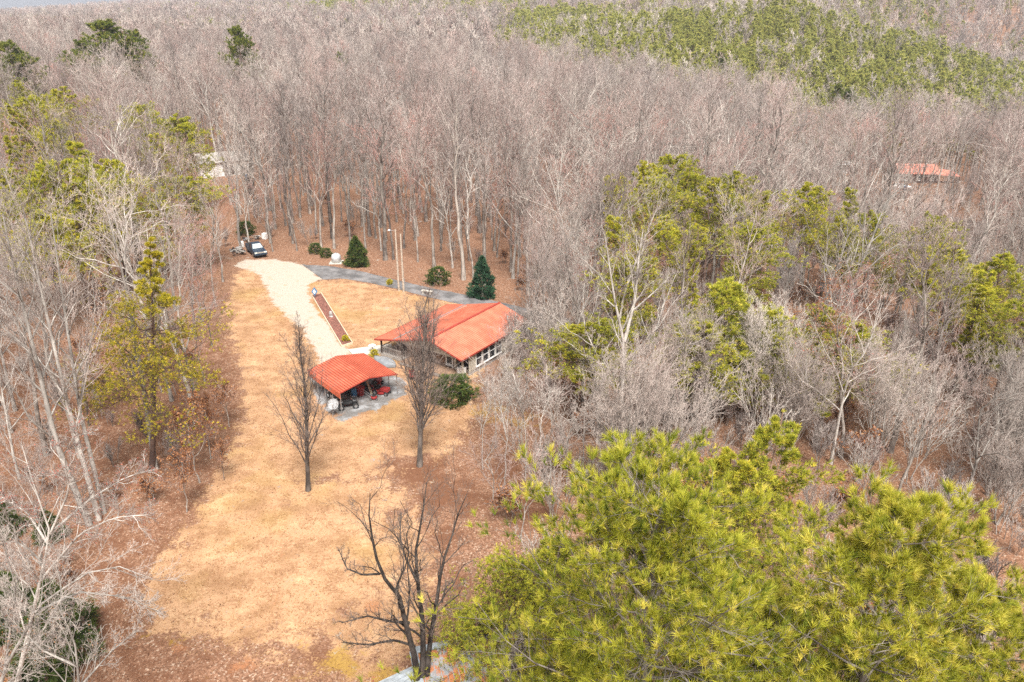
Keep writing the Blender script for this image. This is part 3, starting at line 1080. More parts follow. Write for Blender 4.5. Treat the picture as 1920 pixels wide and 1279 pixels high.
LV_T = dict(n1=7, t0=.3, a1=40, l1=.28, up1=.25, n2=6, n3=5, n4=4, tw=.010, lm=.5)
traced('black_tree', 5, [[-1, (786, 1330), (780, 1240), (762, 1175), (748, 1115), (712, 1075), (698, 1010), (691, 960), (694, 925)],
                         [1, (790, 1330), (794, 1210), (790, 1140), (782, 1090), (780, 1030), (793, 960), (800, 905)],
                         [2, (796, 1330), (805, 1210), (820, 1120), (828, 1060), (846, 1010), (860, 960), (876, 925)],
                         [-2, (778, 1212), (740, 1200), (690, 1209), (640, 1204)],
                         [-1, (768, 1168), (730, 1165), (690, 1155), (640, 1168)],
                         [1, (712, 1076), (680, 1078), (650, 1066), (635, 1030)],
                         [2, (782, 1090), (762, 1050), (750, 1010), (752, 960)],
                         [1, (828, 1130), (836, 1100), (850, 1090)]], 26.5, [.22, .21, .19, .085, .085, .07, .08, .05], .02, 'bark_black', 'twig_dark',
       dict(n1=10, t0=.3, a1=42, l1=.27, up1=.25, n2=7, n3=5, n4=4, tw=.006, lm=.5, wig=.14), 'blackish multi-stemmed bare tree with crooked limbs beside the rusty shed roof')
traced('fork_tree', 6, [[0, (1160, 862), (1166, 760), (1170, 645), (1152, 560), (1140, 480), (1132, 430)], [1.5, (1171, 640), (1190, 565), (1198, 480), (1206, 430)],
                        [-1, (1190, 580), (1230, 545), (1265, 510)], [1, (1152, 575), (1135, 560), (1118, 552)]],
       51, [.24, .16, .08, .06], .03, 'bark_pale', 'twig_pale', dict(LV_T, n1=9, t0=.35), 'white-barked bare tree forking into a tall V beside the house')
for k, (pts, YY, rr) in enumerate([([(168, 985), (105, 830), (62, 650), (25, 500), (5, 400)], 42, .26), ([(186, 975), (130, 770), (85, 580), (55, 440), (40, 380)], 43, .22),
                                   ([(196, 962), (152, 780), (125, 610), (105, 470), (95, 400)], 44.5, .2), ([(292, 880), (262, 680), (232, 520), (200, 390)], 50, .25)]):
    traced('pale_tree', 60 + k, [[.5 * k] + pts], YY, rr, .04, 'bark_pale', 'twig_pale', dict(LV_T, n1=16, t0=.3, l1=.32, n2=8, n3=6),
           ['thickest pale-barked leaning tree among the left-hand wood by the lawn', 'pale leaning tree just behind the thickest pale trunk', 'slimmest of the three pale leaning trunks close together',
            'pale straight trunk right behind the olive pine at the lawn edge'][k])
traced('spreading_tree', 70, [[0, (20, 1330), (55, 1180), (95, 1000), (60, 900), (40, 830)], [2, (95, 1000), (170, 935), (235, 895), (290, 880)], [-1, (75, 1090), (150, 1000), (215, 970), (280, 965)],
                              [-2, (95, 1000), (130, 920), (120, 850), (150, 800)], [1, (90, 1020), (50, 960), (0, 930)]], 26, [.15, .085, .08, .07, .07], .014, 'bark_pale', 'twig_pale',
       dict(LV_T, n1=16, t0=.2, l1=.26, n2=8, n3=6, n4=4, up1=.05, tw=.008, wig=.14), 'low spreading pale tree with fine reddish buds reaching over the leaf litter', leaf_m='bud_red', buds=2600, bud_size=.07)
traced('spreading_tree', 71, [[0, (-30, 1400), (10, 1250), (80, 1130), (160, 1075), (225, 1062), (285, 1085)], [2, (60, 1150), (150, 1110), (240, 1120), (300, 1150)], [-1, (10, 1250), (30, 1100), (0, 1000)]],
       22, [.13, .07, .07], .014, 'bark_pale', 'twig_pale', dict(LV_T, n1=17, t0=.2, l1=.24, n2=8, n3=6, n4=5, up1=.0, tw=.007, wig=.14), 'pale tree arching a long bare limb over the dark cedar bushes')
traced('spreading_tree', 72, [[0, (130, 1420), (150, 1300), (140, 1200), (100, 1120)], [1, (148, 1290), (210, 1220), (260, 1180)], [0, (145, 1250), (80, 1220), (20, 1160)]],
       19, [.12, .07, .07], .015, 'bark_pale', 'twig_pale', dict(LV_T, n1=9, t0=.2, l1=.4, n2=6, n3=5, n4=4, tw=.007), 'small pale sapling with yellowish buds growing in front of the cedar bushes', leaf_m='dead_leaf', buds=700, bud_size=.06)

LV_PEAR = dict(n1=34, t0=.12, t1=.93, a1=28, l1=.40, up1=.40, n2=11, n3=7, n4=5, tw=.0065, lm=.86, l2=.33, a2=38, rr1=.34, wig=.07)
K['pear0'] = bare_kind('pear_tree', 101, 16.5, 'bark_dark', 'twig_dark', LV_PEAR, .20, .01, .008, flare=.25)
K['pear1'] = bare_kind('pear_tree', 102, 17.0, 'bark_dark', 'twig_dark', dict(LV_PEAR, n1=34, a1=24, t0=.12, t1=.8, l1=.52, lm=.8, rr1=.42), .24, .01, .008, flare=.25)
q = gp(578, 920)
lean_to(plant(K['pear0'], q[0], q[1], .4, 1.0, 'dark upright bare tree standing alone on the golden lawn beside the carport', 'tree', None), (578, 920), (566, 603), K['pear0'])
q = gp(787, 874)
lean_to(plant(K['pear1'], q[0], q[1], 1.9, 1.0, 'dark upright many-stemmed bare tree in front of the house porch', 'tree', None), (787, 874), (792, 548), K['pear1'])


# evergreens placed one by one --------------------------------------------------------
MARKS = {
    'left': [(gp(170, 980), 'near the pale leaning trunks'), (gp(290, 880), 'close to the flat-layered olive pine'), (gp(100, 1200), 'beside the dark cedar bushes'), (gp(390, 560), 'along the lawn edge below the parked pickup'),
             (gp(60, 500), 'deep inside the wood left of the lawn'), (gp(300, 480), 'in the wood left of the gravel drive'), (gp(150, 420), 'among the olive pines of the left wood'), (gp(420, 450), 'in the wood beside the scrap heaps')],
    'back': [(gp(480, 450), 'in the wood behind the pickup'), (gp(580, 460), 'in the wood behind the silver tank'), (gp(670, 470), 'behind the holly bush'), (gp(750, 500), 'behind the two wooden poles'),
             (gp(830, 515), 'across the lane from the stone bench'), (gp(910, 530), 'around the bluish cedar'), (gp(560, 400), 'deep in the wood behind the gravel drive'), (gp(760, 410), 'deep in the wood behind the lane')],
    'right': [(gp(1160, 860), 'around the white forked tree'), (gp(1010, 600), 'beyond the end wall of the red-roofed house'), (gp(1040, 730), 'beside the house windows'), (gp(1380, 640), 'around the bushy green pine'),
              (gp(1450, 850), 'behind the huge pine'), (gp(1750, 850), 'behind the candle-tufted pine'), (gp(1700, 600), 'below the far clearing pines'), (gp(1250, 520), 'among the olive pines right of the house'),
              (gp(1650, 420), 'in front of the faded red-roofed house'), (gp(1100, 480), 'in the wood where the lane disappears'), (gp(1350, 400), 'in the wood below the white mobile home'), (gp(1850, 450), 'in the wood beyond the last olive pines')]}
PINES = []
GR_, GW_, GH_ = 'olive right', 'olive left', 'olive far'


def top_at(u, v, h):
    z = h
    for _ in range(4):
        q = gp(u, v, z)
        z = h + float(hz(q[0], q[1]))
    return q


def pine_top(kind, u, v, h, label, cat='pine', group=None, wide=None):
    kd = K[kind]
    q = top_at(u, v, h + {'wp0': 2.0, 'wp1': 1.8, 'wp2': 1.3, 'bp': .6}.get(kind, .3))
    sc = h / kd.h
    w = wide or sc
    if label in (GR_, GW_, GH_):
        zn = 'left' if label == GW_ else 'right'
        lm = min([m_ for m_ in MARKS[zn] if 'pines' not in m_[1]], key=lambda m_: (q[0] - m_[0][0]) ** 2 + (q[1] - m_[0][1]) ** 2)[1]
        label = ('broad ' if w > 1.1 else 'slender ') + 'olive pine ' + lm
        group = label
    PINES.append((q[0], q[1], q[2], 3.2 * w, .68 if q[0] < -.2 * q[1] else .5))
    return plant(kd, q[0], q[1], random.uniform(0, 6.28), (w, w, sc), label, cat, group)


pine_top('wp0', 1262, 822, 22, 'huge yellow-green pine with long needle tufts beside the rusty shed')
pine_top('wp1', 1690, 903, 21, 'tall yellow-green pine with upright candle-like tufts, right of the huge pine')
pine_top('wp2', 1110, 1160, 14, 'bright tufted pine crown hanging over the rusty shed roof')
pine_top('wp2', 1465, 1110, 15, 'yellow-green pine squeezed between the two tallest pines')
pine_top('wp1', 1905, 1040, 17, 'tufted pine beyond the candle-tufted pine, away from the huge one')
pine_top('wp2', 1690, 1190, 13, 'lower tufted pine growing under the candle-tufted pine')
pine_top('wp2', 1330, 1200, 13, 'lower tufted pine growing under the huge pine')
GL = 'low small-needled pine spreading at the lawn edge beside the huge pine'
pine_top('lp0', 955, 1035, 8.0, GL, group='low pines at the lawn edge')
pine_top('lp0', 1065, 1010, 9.5, GL, group='low pines at the lawn edge')
pine_top('lp0', 885, 1135, 5.5, 'smallest low pine, next to the black tree and shed roof', wide=.75)
GO = 'fine-needled olive pine rising just behind the huge pine'
pine_top('vp3', 1425, 765, 17, GO, group='olive pines behind the huge pine')
pine_top('vp1', 1365, 835, 15.5, GO, group='olive pines behind the huge pine')
q = gp(285, 882)
PINES.append((q[0], q[1], 14, 6.0, .95))
lean_to(plant(K['hp'], q[0], q[1], .6, 1.0, 'tall yellow-olive pine in flat layers at the edge of the lawn', 'pine'), (285, 882), (300, 440), K['hp'])
GR = GR_
for i, (u, v, h) in enumerate([(1165, 400, 16), (1205, 298, 18), (1265, 290, 18), (1395, 312, 17), (1432, 352, 14), (1080, 605, 10), (1128, 600, 11), (1290, 300, 17.5), (1145, 330, 16), (1340, 330, 16), (1235, 330, 17),
                               (1540, 565, 11), (1560, 640, 10), (1330, 600, 11), (1190, 480, 13), (1620, 590, 10), (1310, 420, 15), (1250, 400, 15), (1420, 420, 14)]):
    pine_top('vp%d' % (i % 4), u, v, h, GR, group='olive pines right of the house', wide=random.uniform(1.0, 1.35))
GH = GH_
for i, (u, v, h) in enumerate([(1515, 338, 16), (1608, 350, 16), (1650, 385, 14), (1760, 402, 15), (1800, 452, 14), (1842, 505, 13), (1905, 462, 14), (1915, 560, 12), (1580, 400, 13), (1870, 540, 12)]):
    pine_top('vp%d' % ((i * 3 + 1) % 4), u, v, h, GH, group='olive pines below the distant house', wide=random.uniform(.9, 1.2))
pine_top('bp', 1370, 528, 13, 'bushy bright green pine among the bare trees right of the house', wide=1.4)
pine_top('bp', 1440, 570, 11, 'small bushy pine beside the bushy bright green pine', wide=1.2)
pine_top('bp', 1315, 585, 10, 'lowest bushy pine, on the house side of the bright green one', wide=1.15)
GW = GW_
for i, (u, v, h) in enumerate([(155, 262, 20), (192, 295, 18), (105, 300, 19), (45, 300, 19), (15, 310, 18), (70, 390, 15), (262, 190, 19), (312, 205, 18), (285, 250, 17), (120, 160, 19), (60, 178, 19), (20, 130, 20), (30, 190, 19), (85, 215, 18),
                               (350, 230, 16), (240, 330, 15), (25, 250, 18), (130, 330, 17), (340, 330, 14)]):
    pine_top('vp%d' % (i % 4), u, v, h, GW, group='olive pines in the left wood', wide=random.uniform(1.2, 1.6))
pine_top('dp', 205, 36, 27, 'big round-headed dark pine above the far left wood', wide=2.3)
pine_top('dp', 148, 50, 24, 'dark pine left of the big round-headed pine', wide=1.2)
pine_top('dp', 254, 52, 24, 'dark pine right of the big round-headed pine', wide=1.1)
pine_top('dp', 448, 52, 25, 'lone dark pine standing over bare trees behind the white house', wide=1.2)
pine_top('dp', 635, 100, 18, 'small pine poking out of the grey wood behind the parking area', wide=.7)
pine_top('dp', 732, 108, 16, 'tiny green pine top alone in the grey wood behind the lane', wide=.6)
pine_top('dp', 20, 70, 24, 'dark pine at the edge of the left wood beyond the olive pines', wide=1.5)
pine_top('dp', 1600, 128, 19, 'dark paired-looking tall conifer below the pine hillside', wide=1.0)
pine_top('dp', 1578, 140, 18, 'dark conifer touching the tall conifer below the pine hillside', wide=.8)
pine_top('sp', 1703, 143, 17, 'dark layered conifer standing alone in the far wood')
pine_top('dp', 1350, 118, 15, 'dark pine in front of the pine hillside', wide=.8)
q = gp(120, 1215)
plant(K['cedar'], q[0], q[1], .3, 1.1, 'dark green cedar bush at the leaf-littered corner, largest of its clump', 'bush')
q = gp(35, 1180)
plant(K['cedar'], q[0], q[1], 2.3, .95, 'dark green cedar bush partly behind pale bare branches', 'bush')
q = gp(85, 1290)
plant(K['cedar'], q[0], q[1], 4.1, .9, 'dark green cedar bush behind the small pale sapling', 'bush')
q = gp(95, 1010)
plant(K['cedar'], q[0], q[1], 1.1, .55, 'small dark cedar bush at the foot of the pale leaning trunks', 'bush')
q = gp(20, 1000)
plant(K['cedar'], q[0], q[1], 1.7, .6, 'small dark cedar bush further into the wood from the pale trunks', 'bush')
q = gp(670, 498)
plant(K['holly'], q[0], q[1], .3, 1.0, 'dark green holly bush beside the silver tank', 'bush')
q = gp(905, 556)
plant(K['spruce'], q[0], q[1], .3, 1.0, 'bluish green cedar behind the lane and red-roofed house', 'bush')
q = gp(848, 752)
plant(K['shrub'], q[0], q[1], .3, 1.0, 'rounded dark green shrub beside the porch steps', 'shrub')
for i, (u, v, s) in enumerate([(962, 676, .75), (980, 662, 1.0), (1000, 645, 1.1), (948, 716, .6), (978, 694, .9), (1015, 620, 1.2), (925, 730, .45), (1005, 672, 1.1), (990, 625, .8)]):
    q = gp(u, v)
    plant(K['brush%d' % (i % 2)], q[0], q[1], i * 1.9, s, ('tan' if i % 2 == 0 else 'pale') + ' twiggy brush growing along the house window wall', 'bush', 'brush along the window wall')
for u, v, s, lab in [(592, 474, .8, 'small laurel bush at the foot of the trees behind the silver tank'), (612, 482, .7, 'small laurel bush touching the silver tank'), (822, 532, 1.2, 'laurel bush by the lane behind the house'),
                     (462, 440, 1.1, 'laurel bush in the wood right behind the pickup truck'), (1010, 520, 1.0, 'laurel bush in the wood beyond the house gable end')]:
    q = gp(u, v)
    plant(K['laurel'], q[0], q[1], s, s, lab, 'bush')

for i, (u, v, s) in enumerate([(948, 930, 1), (925, 965, .9), (985, 900, 1.1), (1010, 862, 1), (905, 880, .8), (1040, 835, 1.1), (1062, 930, 1), (975, 1010, .9), (1092, 872, 1.1), (1000, 790, .9), (960, 800, .7), (985, 735, 1.2), (1022, 765, 1.2), (955, 748, .9), (940, 790, .9), (975, 845, 1), (930, 840, .9), (900, 815, .7), (1030, 980, 1),
                              (1120, 800, 1.1), (1070, 780, 1), (1200, 850, 1.1), (1240, 820, 1.2), (1130, 930, 1), (1050, 700, 1), (1090, 660, 1), (1280, 780, 1.2)]):
    q = gp(u, v)
    lab = 'thin pale bare sapling on the mossy ground between lawn and huge pine' if v > 855 else 'thin pale bare sapling on the slope beside the house windows'
    plant(K['sap%d' % (i % 2)], q[0], q[1], i * 1.3, s, lab, 'sapling', lab)

for i, (u, v, s, kd) in enumerate([(398, 650, .62, 'redA0'), (405, 575, .7, 'paleA1'), (385, 720, .55, 'redA1'), (418, 528, .7, 'paleA0'), (362, 570, .8, 'redA0'), (345, 660, .75, 'tallA1'), (380, 610, .7, 'tallA0'), (372, 500, .85, 'paleA1'),
                                  (330, 740, .6, 'leafA'), (400, 490, .8, 'redA1'), (340, 530, .85, 'tallA2')]):
    q = gp(u, v)
    desc = {'redA': 'bare tree with a reddish twig haze', 'pale': 'pale-limbed bare tree', 'tall': 'tall grey bare tree', 'leaf': 'young brown-leaved tree'}[kd[:4]]
    plant(K[kd], q[0], q[1], i * 2.1, s, desc + ' leaning over the lawn edge ' + ('close to the drive' if v < 560 else 'behind the flat-layered pine'), 'tree', desc + ' at the lawn edge')
for i, (u, v, s, kd) in enumerate([(1022, 652, .8, 'tallA0'), (1052, 640, .85, 'vaseA0'), (1075, 702, .8, 'paleA0'), (1092, 752, .8, 'tallA1'), (1040, 602, .9, 'vaseA1'), (1112, 682, .9, 'redA0'), (1150, 722, .9, 'tallA2'), (1085, 600, .95, 'tallA1'),
                                  (1008, 692, .68, 'tallA2'), (1036, 664, .8, 'paleA1'), (990, 640, .75, 'tallA0'), (1030, 745, .7, 'tallA1'), (975, 705, .5, 'vaseA1'), (1120, 830, .7, 'paleA1'), (1215, 845, .75, 'vaseA1'), (1195, 800, .8, 'paleA0'), (1300, 800, .85, 'vaseA0'), (1260, 760, .9, 'tallA0'), (1420, 790, .9, 'vaseA1'), (1480, 850, .8, 'vaseA0'), (1350, 740, .9, 'tallA2'),
                                  (1010, 700, .6, 'vaseA0'), (1065, 560, 1, 'paleA1'), (1140, 610, 1, 'tallA0'), (1180, 660, .9, 'redA1'), (1560, 860, .8, 'paleA1'), (1640, 850, .85, 'vaseA1'), (1720, 840, .8, 'tallA1'), (1810, 960, .75, 'paleA0'), (1900, 900, .8, 'vaseA0')]):
    q = gp(u, v)
    desc = {'redA': 'bare tree with a reddish twig haze', 'pale': 'pale-limbed bare tree', 'tall': 'tall grey bare tree', 'vase': 'pale many-stemmed bare tree fanning upward'}[kd[:4]]
    lm = min(MARKS['right'], key=lambda m_: (q[0] - m_[0][0]) ** 2 + (q[1] - m_[0][1]) ** 2)[1]
    plant(K[kd], q[0], q[1], i * 2.3, s, desc + ' ' + lm, 'tree', desc + ' ' + lm)
for i, (u, v, s) in enumerate([(1655, 425, 1.0), (1690, 440, .9), (1725, 450, .9), (1768, 430, 1.0), (1800, 440, .9), (1835, 420, 1.1), (1640, 400, 1.2), (1850, 390, 1.2), (1560, 400, 1.1), (1600, 390, 1.0), (1525, 385, 1.1)]):
    q = on_ground(u, v)
    plant(K['sap%d' % (i % 2)], q[0], q[1], i * 1.7, s * .95, 'thin bare sapling on the slope below the faded red-roofed house', 'sapling', 'saplings below the far house')

# bare woods -------------------------------------------------------------------------
def jgrid(x0, x1, y0, y1, sp, g):
    xs, ys = np.meshgrid(np.arange(x0, x1, sp), np.arange(y0, y1, sp))
    return np.stack([xs.ravel() + g.uniform(-.45, .45, xs.size) * sp, ys.ravel() + g.uniform(-.45, .45, xs.size) * sp], 1)


def pine_hill(x, y):
    s = x / y
    lo = np.interp(s, [-.02, .05, .13, .22, .37, .48, .61, 1.1], [400, 340, 305, 285, 258, 268, 285, 300])
    hi = np.interp(s, [-.02, .05, .27, .44, .62, 1.1], [520, 590, 570, 520, 490, 480])
    wv = 14 * np.sin(x * .045) + 10 * np.sin(y * .07 + x * .02) + 26 * np.sin(x * 12.9898 + y * 78.233) * np.sin(x * 3.7 + y * 5.1)
    return (s > -.02) & (y > lo + wv) & (y < hi + wv)


g = np.random.default_rng(11)
cand = jgrid(-150, 170, 18, 200, 4.3, g)
X, Y = cand[:, 0], cand[:, 1]
Zg = hz(X, Y)
H = g.uniform(.62, 1.14, len(X))
ysd = sdist(X, Y, YARD)
ok = ysd < -1.2
U, Vt, zc = proj(X, Y, Zg + 19 * H)
Ub, Vb, _ = proj(X, Y, Zg)
ok &= (np.minimum(U, Ub) < 2080) & (np.maximum(U, Ub) > -160) & (Vt < 1360) & (zc > 9)
right_front = (X > -4) & (Y < 50)                                     # the pines' corner
ok &= ~right_front
ok &= ~((X < -4) & (Y < 40) & (g.uniform(0, 1, len(X)) < .6))
ok &= ~((X < -4) & (Y < 86) & (g.uniform(0, 1, len(X)) < .2))         # thin edge over the leaf-littered corner
ok &= ~((X > -12) & (X < 12) & (Y > 46) & (Y < 75) & (ysd > -2.5))
# openings through which the two further houses are seen
ok &= ~((Ub > 1660) & (Ub < 1830) & (Vt < 345) & (Vb > 330) & (Vb < 520) & (g.uniform(0, 1, len(X)) < .88))
ok &= ~((Ub > 1480) & (Ub < 1660) & (Vb > 315) & (Vb < 450) & (g.uniform(0, 1, len(X)) < .7))
ok &= ~((Ub > 380) & (Ub < 450) & (Vb > 300) & (Vb < 420) & (g.uniform(0, 1, len(X)) < .6))
# nothing tall in front of the far red roof; the pines keep their own room and stay in view
_, V1, _ = proj(X, Y, Zg + 21 * H)
win = (Ub > 1640) & (Ub < 1850) & (V1 < 352) & (Vb > 352) & (g.uniform(0, 1, len(X)) < .45)
H = np.where(win, H * np.clip((Vb - 365) / np.maximum(Vb - V1, 1), 0, 1), H)
ok &= ~(win & (H < .3))
win2 = (Ub > 372) & (Ub < 462) & (V1 < 300) & (Vb > 330) & (Vb < 560)
ok &= ~(win2 & (g.uniform(0, 1, len(X)) < .5))
for px_, py_, pz_, rr_, pk_ in PINES:
    dd = np.hypot(X - px_, Y - py_)
    ok &= dd > rr_ * (.8 if pk_ > .5 else .45)
    ap = np.arctan2(px_, py_) - np.arctan2(X, Y)
    dist_ = np.hypot(px_, py_)
    front = (np.hypot(X, Y) < dist_) & (np.abs(ap) * dist_ < rr_ * 1.1) & (dd < 26)
    ok &= ~(front & (g.uniform(0, 1, len(X)) < pk_))
X, Y, Zg, H, Ub, Vb, zc, ysd = [a[ok] for a in (X, Y, Zg, H, Ub, Vb, zc, ysd)]
size = H / zc
order = np.argsort(-size)
cnt = {}
stuff = []
for rank, i in enumerate(order):
    x, y, d = X[i], Y[i], zc[i]
    r = g.uniform()
    zone = 'left' if x < -.31 * y - 3 and y < 132 else ('back' if x < 6 and y > 92 else 'right')
    if d < 86:
        if zone == 'left':
            kd = 'tallA%d' % g.integers(3) if r < .4 else ('paleA%d' % g.integers(2) if r < .75 else ('redA%d' % g.integers(2) if r < .92 else 'leafA'))
        else:
            kd = 'vaseA%d' % g.integers(2) if r < .2 else ('paleA%d' % g.integers(2) if r < .5 else ('redA%d' % g.integers(2) if r < .64 else ('leafA' if r < .76 else 'tallA%d' % g.integers(3))))
    else:
        if zone == 'right':
            kd = 'vaseB0' if r < .16 else ('redB0' if r < .34 else ('paleB%d' % g.integers(2) if r < .7 else 'tallB%d' % g.integers(4)))
        else:
            kd = 'tallB%d' % g.integers(4) if r < .62 else ('paleB%d' % g.integers(2) if r < .84 else 'redB0')
    s = H[i]
    if zone == 'right' and d < 110:
        s *= .94
    if zone == 'left' and y < 46:
        s *= .75
    if rank < 292:
        desc = {'tall': 'tall grey bare tree with high limbs', 'pale': 'pale-limbed bare tree with a wide crown', 'vase': 'pale many-stemmed bare tree fanning upward', 'redA': 'bare tree with a reddish twig haze', 'redB': 'bare tree with a reddish twig haze',
                'leaf': 'young tree still holding dead brown leaves'}[kd[:4]]
        where = {'left': 'in the wood left of the lawn', 'back': 'in the wood behind the lane', 'right': 'in the wood right of the house'}[zone]
        lm = min(MARKS[zone], key=lambda m_: (x - m_[0][0]) ** 2 + (y - m_[0][1]) ** 2)[1]
        small = 'small ' if s * K[kd].h < 12.5 and kd[:4] != 'leaf' else ''
        lab = small + desc + ' ' + lm
        plant(K[kd], x, y, g.uniform(0, 6.28), (s * g.uniform(.9, 1.15), s * g.uniform(.9, 1.15), s), lab, 'tree', lab)
    else:
        stuff.append((x, y, Zg[i], s, kd))
# keep one of each coarser kind as a tree of its own
for kd, u, v in (('tallC0', 700, 200), ('tallC1', 830, 190), ('tallC2', 560, 190), ('paleC0', 960, 210), ('redC0', 760, 230)):
    q = top_at(u, v, K[kd].h)
    plant(K[kd], q[0], q[1], 0, 1.0, 'bare tree rising above the grey wood far behind the lane', 'tree', 'far bare trees above the wood')
for kd, u, v in (('tallD0', 900, 70), ('tallD1', 780, 65)):
    q = top_at(u, v, K[kd].h)
    plant(K[kd], q[0], q[1], 0, 1.0, 'bare tree at the far rim of the grey wood', 'tree', 'bare trees at the far rim')
GP_ = 'pine on the green hillside beyond the grey wood'
for kd, u, v in (('fp0', 1300, 90), ('fp1', 1500, 100)):
    q = top_at(u, v, K[kd].h)
    plant(K[kd], q[0], q[1], 0, 1.0, GP_, 'pine', 'pines on the green hillside')
for kd in ('vaseB0', 'redB0', 'leafB', 'brush0', 'brush1', 'brush2'):
    if K[kd].objs is None:
        pts = {'leafB': (375, 905), 'brush0': (1000, 715), 'brush1': (1020, 690), 'brush2': (1030, 720)}.get(kd, (1300, 560))
        q = gp(*pts)
        lab = {'leafB': 'low young oak holding russet dead leaves under the olive pine', 'brush0': 'tan twiggy brush against the house side wall', 'brush1': 'pale twiggy brush beside the house side wall',
               'brush2': 'brush with a few dead leaves at the house corner'}.get(kd, 'bare tree inside the right-hand wood')
        plant(K[kd], q[0], q[1], .5, 1.0, lab, 'tree' if kd == 'leafB' else 'bush')
for u, v, s in ((395, 860, .8), (430, 800, .7), (350, 960, .75), (420, 900, .5)):
    q = gp(u, v)
    plant(K['leafB'], q[0], q[1], u, s, 'russet-leaved oak sapling on the leaf litter along the lawn', 'tree', 'russet oak saplings along the lawn')


def stuff_scatter(name, rows, label, cat):
    kinds = sorted({r[4] for r in rows})
    a = np.array([r[:4] for r in rows], float)
    scatter(name, a[:, :3], g.uniform(0, 6.28, len(a)), a[:, 3], [kinds.index(r[4]) for r in rows], [K[k] for k in kinds], label, cat)


# beyond: mid wood, far wood, pine hillside
for sp, y0, y1 in ((5.2, 200, 380), (8.5, 380, 680), (15, 680, 1300), (26, 1300, 2300)):
    c = jgrid(-.92 * y1, .95 * y1, y0, y1, sp, g)
    x, y = c[:, 0], c[:, 1]
    k = np.abs(x / y) < .82
    k &= ~pine_hill(x, y)
    k &= ~((np.hypot((x - 107) / 20, (y - 205) / 12) < 1) & (g.uniform(0, 1, len(x)) < .8))
    x, y = x[k], y[k]
    z = hz(x, y)
    low = np.sin(x * .013 + 1) * np.sin(y * .011) + .5 * np.sin(x * .031 - y * .02)
    for xx, yy, zz, l in zip(x, y, z, low):
        r = g.uniform()
        ss = xx / yy
        green = yy > 520 and (l > .42 or r < .12 or (900 < yy < 1500 and -.22 < ss < .02 and r < .75) or (.15 < ss < .5 and 540 < yy < 1000 and r < .55))
        s = g.uniform(.8, 1.15)
        if green:
            kd = 'fp%d' % g.integers(2)
            s *= 1.25 * (1 if sp < 10 else sp / 13)
            zz -= max(0, s - 1.25) * 14
        elif sp < 6:
            kd = 'tallC%d' % g.integers(3) if r < .55 else ('paleC0' if r < .82 else 'redC0')
            s *= .92
        else:
            kd = 'tallD%d' % g.integers(2)
            s = s * (1 if sp < 10 else sp / 11)
            zz -= (s - 1) * 20 if s > 1 else 0
        stuff.append((xx, yy, zz, s, kd))
stuff_scatter('far_wood', stuff, 'endless grey wood of bare trees stretching to the horizon', 'wood')
c = jgrid(-40, 560, 240, 620, 4.7, g)
c = c[pine_hill(c[:, 0], c[:, 1]) & (c[:, 0] / c[:, 1] < .85)]
rows = [(x, y, float(hz(x, y)), g.uniform(.7, 1.15), 'fp%d' % g.integers(2)) if g.uniform() < .86 else (x, y, float(hz(x, y)), .75, 'tallD1') for x, y in c]
stuff_scatter('pine_plantation', rows, 'dense green mass of pines covering the far hillside', 'wood')
# undergrowth
c = jgrid(-75, 85, 26, 170, 3.5, g)
sd = sdist(c[:, 0], c[:, 1], YARD)
dens = np.where(c[:, 0] > -2, .95, .3) * np.where((c[:, 1] > 108) & (c[:, 0] < 10), .45, 1)
dens = np.where((c[:, 0] < 0) & (c[:, 1] < 80), .5, dens)
c = c[(sd < -.8) & (g.uniform(0, 1, len(c)) < dens) & (np.abs(c[:, 0]) < 20 + .8 * c[:, 1])]
rows = [(x, y, float(hz(x, y)), g.uniform(.5, 1.2) * (1.5 if x > -3 and y < 88 else 1), ('brush0', 'brush1', 'brush2')[g.choice(3, p=[.45, .3, .25])]) for x, y in c]
stuff_scatter('undergrowth', rows, 'thin tangled undergrowth on the woodland floor', 'undergrowth')
print('stuff', len(stuff))

# ------------------------------------------------------------------ buildings
def metal_roof(name, col, rough=.45):
    m, nt, p = new_mat(name)
    v = coords(nt)
    f = noise(nt, v, .7, 4, .6)
    f2 = noise(nt, v, 6, 4, .7)
    c = mixc(nt, ramp(nt, f, .35, .7), tuple(k * .78 for k in col), tuple(min(1, k * 1.14 + .01) for k in col))
    c = mixc(nt, ramp(nt, f2, .55, .8, 0, .25), c, tuple(min(1, k * 1.1 + .10) for k in col))
    nt.links.new(c, p.inputs['Base Color'])
    p.inputs['Roughness'].default_value = rough
    p.inputs['Specular IOR Level'].default_value = .35
    return m


M['roof_red'] = metal_roof('roof_red', (0.54, 0.165, 0.095))
M['roof_carport'] = metal_roof('roof_carport', (0.52, 0.115, 0.058))
M['roof_seam'] = metal_roof('house_roof_rib', (0.44, 0.115, 0.062))  # house ribs tinted a little darker than the roof to draw their shadow lines
M['roof_faded'] = metal_roof('roof_faded', (0.62, 0.22, 0.15), .6)
M['trim_red'] = simple('trim_red', (0.30, 0.04, 0.025), .5, .1)
M['siding'] = simple('siding', (0.42, 0.38, 0.30), .8, .1, 2.0)
M['brick'] = simple('brick', (0.20, 0.125, 0.085), .9, .35, 3.0, bump=.3)
M['white'] = simple('white_paint', (0.72, 0.71, 0.68), .5, .05)
M['glass'] = simple('window_glass', (0.03, 0.035, 0.04), .08, .3, 1.0)
M['wood'] = simple('weathered_wood', (0.26, 0.16, 0.10), .85, .3, 4.0)
M['wood_grey'] = simple('grey_wood', (0.30, 0.27, 0.24), .85, .25, 4.0)
M['wood_dark'] = simple('dark_wood', (0.07, 0.045, 0.035), .8, .3, 4.0)
M['steel'] = simple('galvanised_steel', (0.38, 0.38, 0.38), .45, .15, 4.0, .6)
M['black'] = simple('black_rubber', (0.018, 0.018, 0.018), .7, .3)
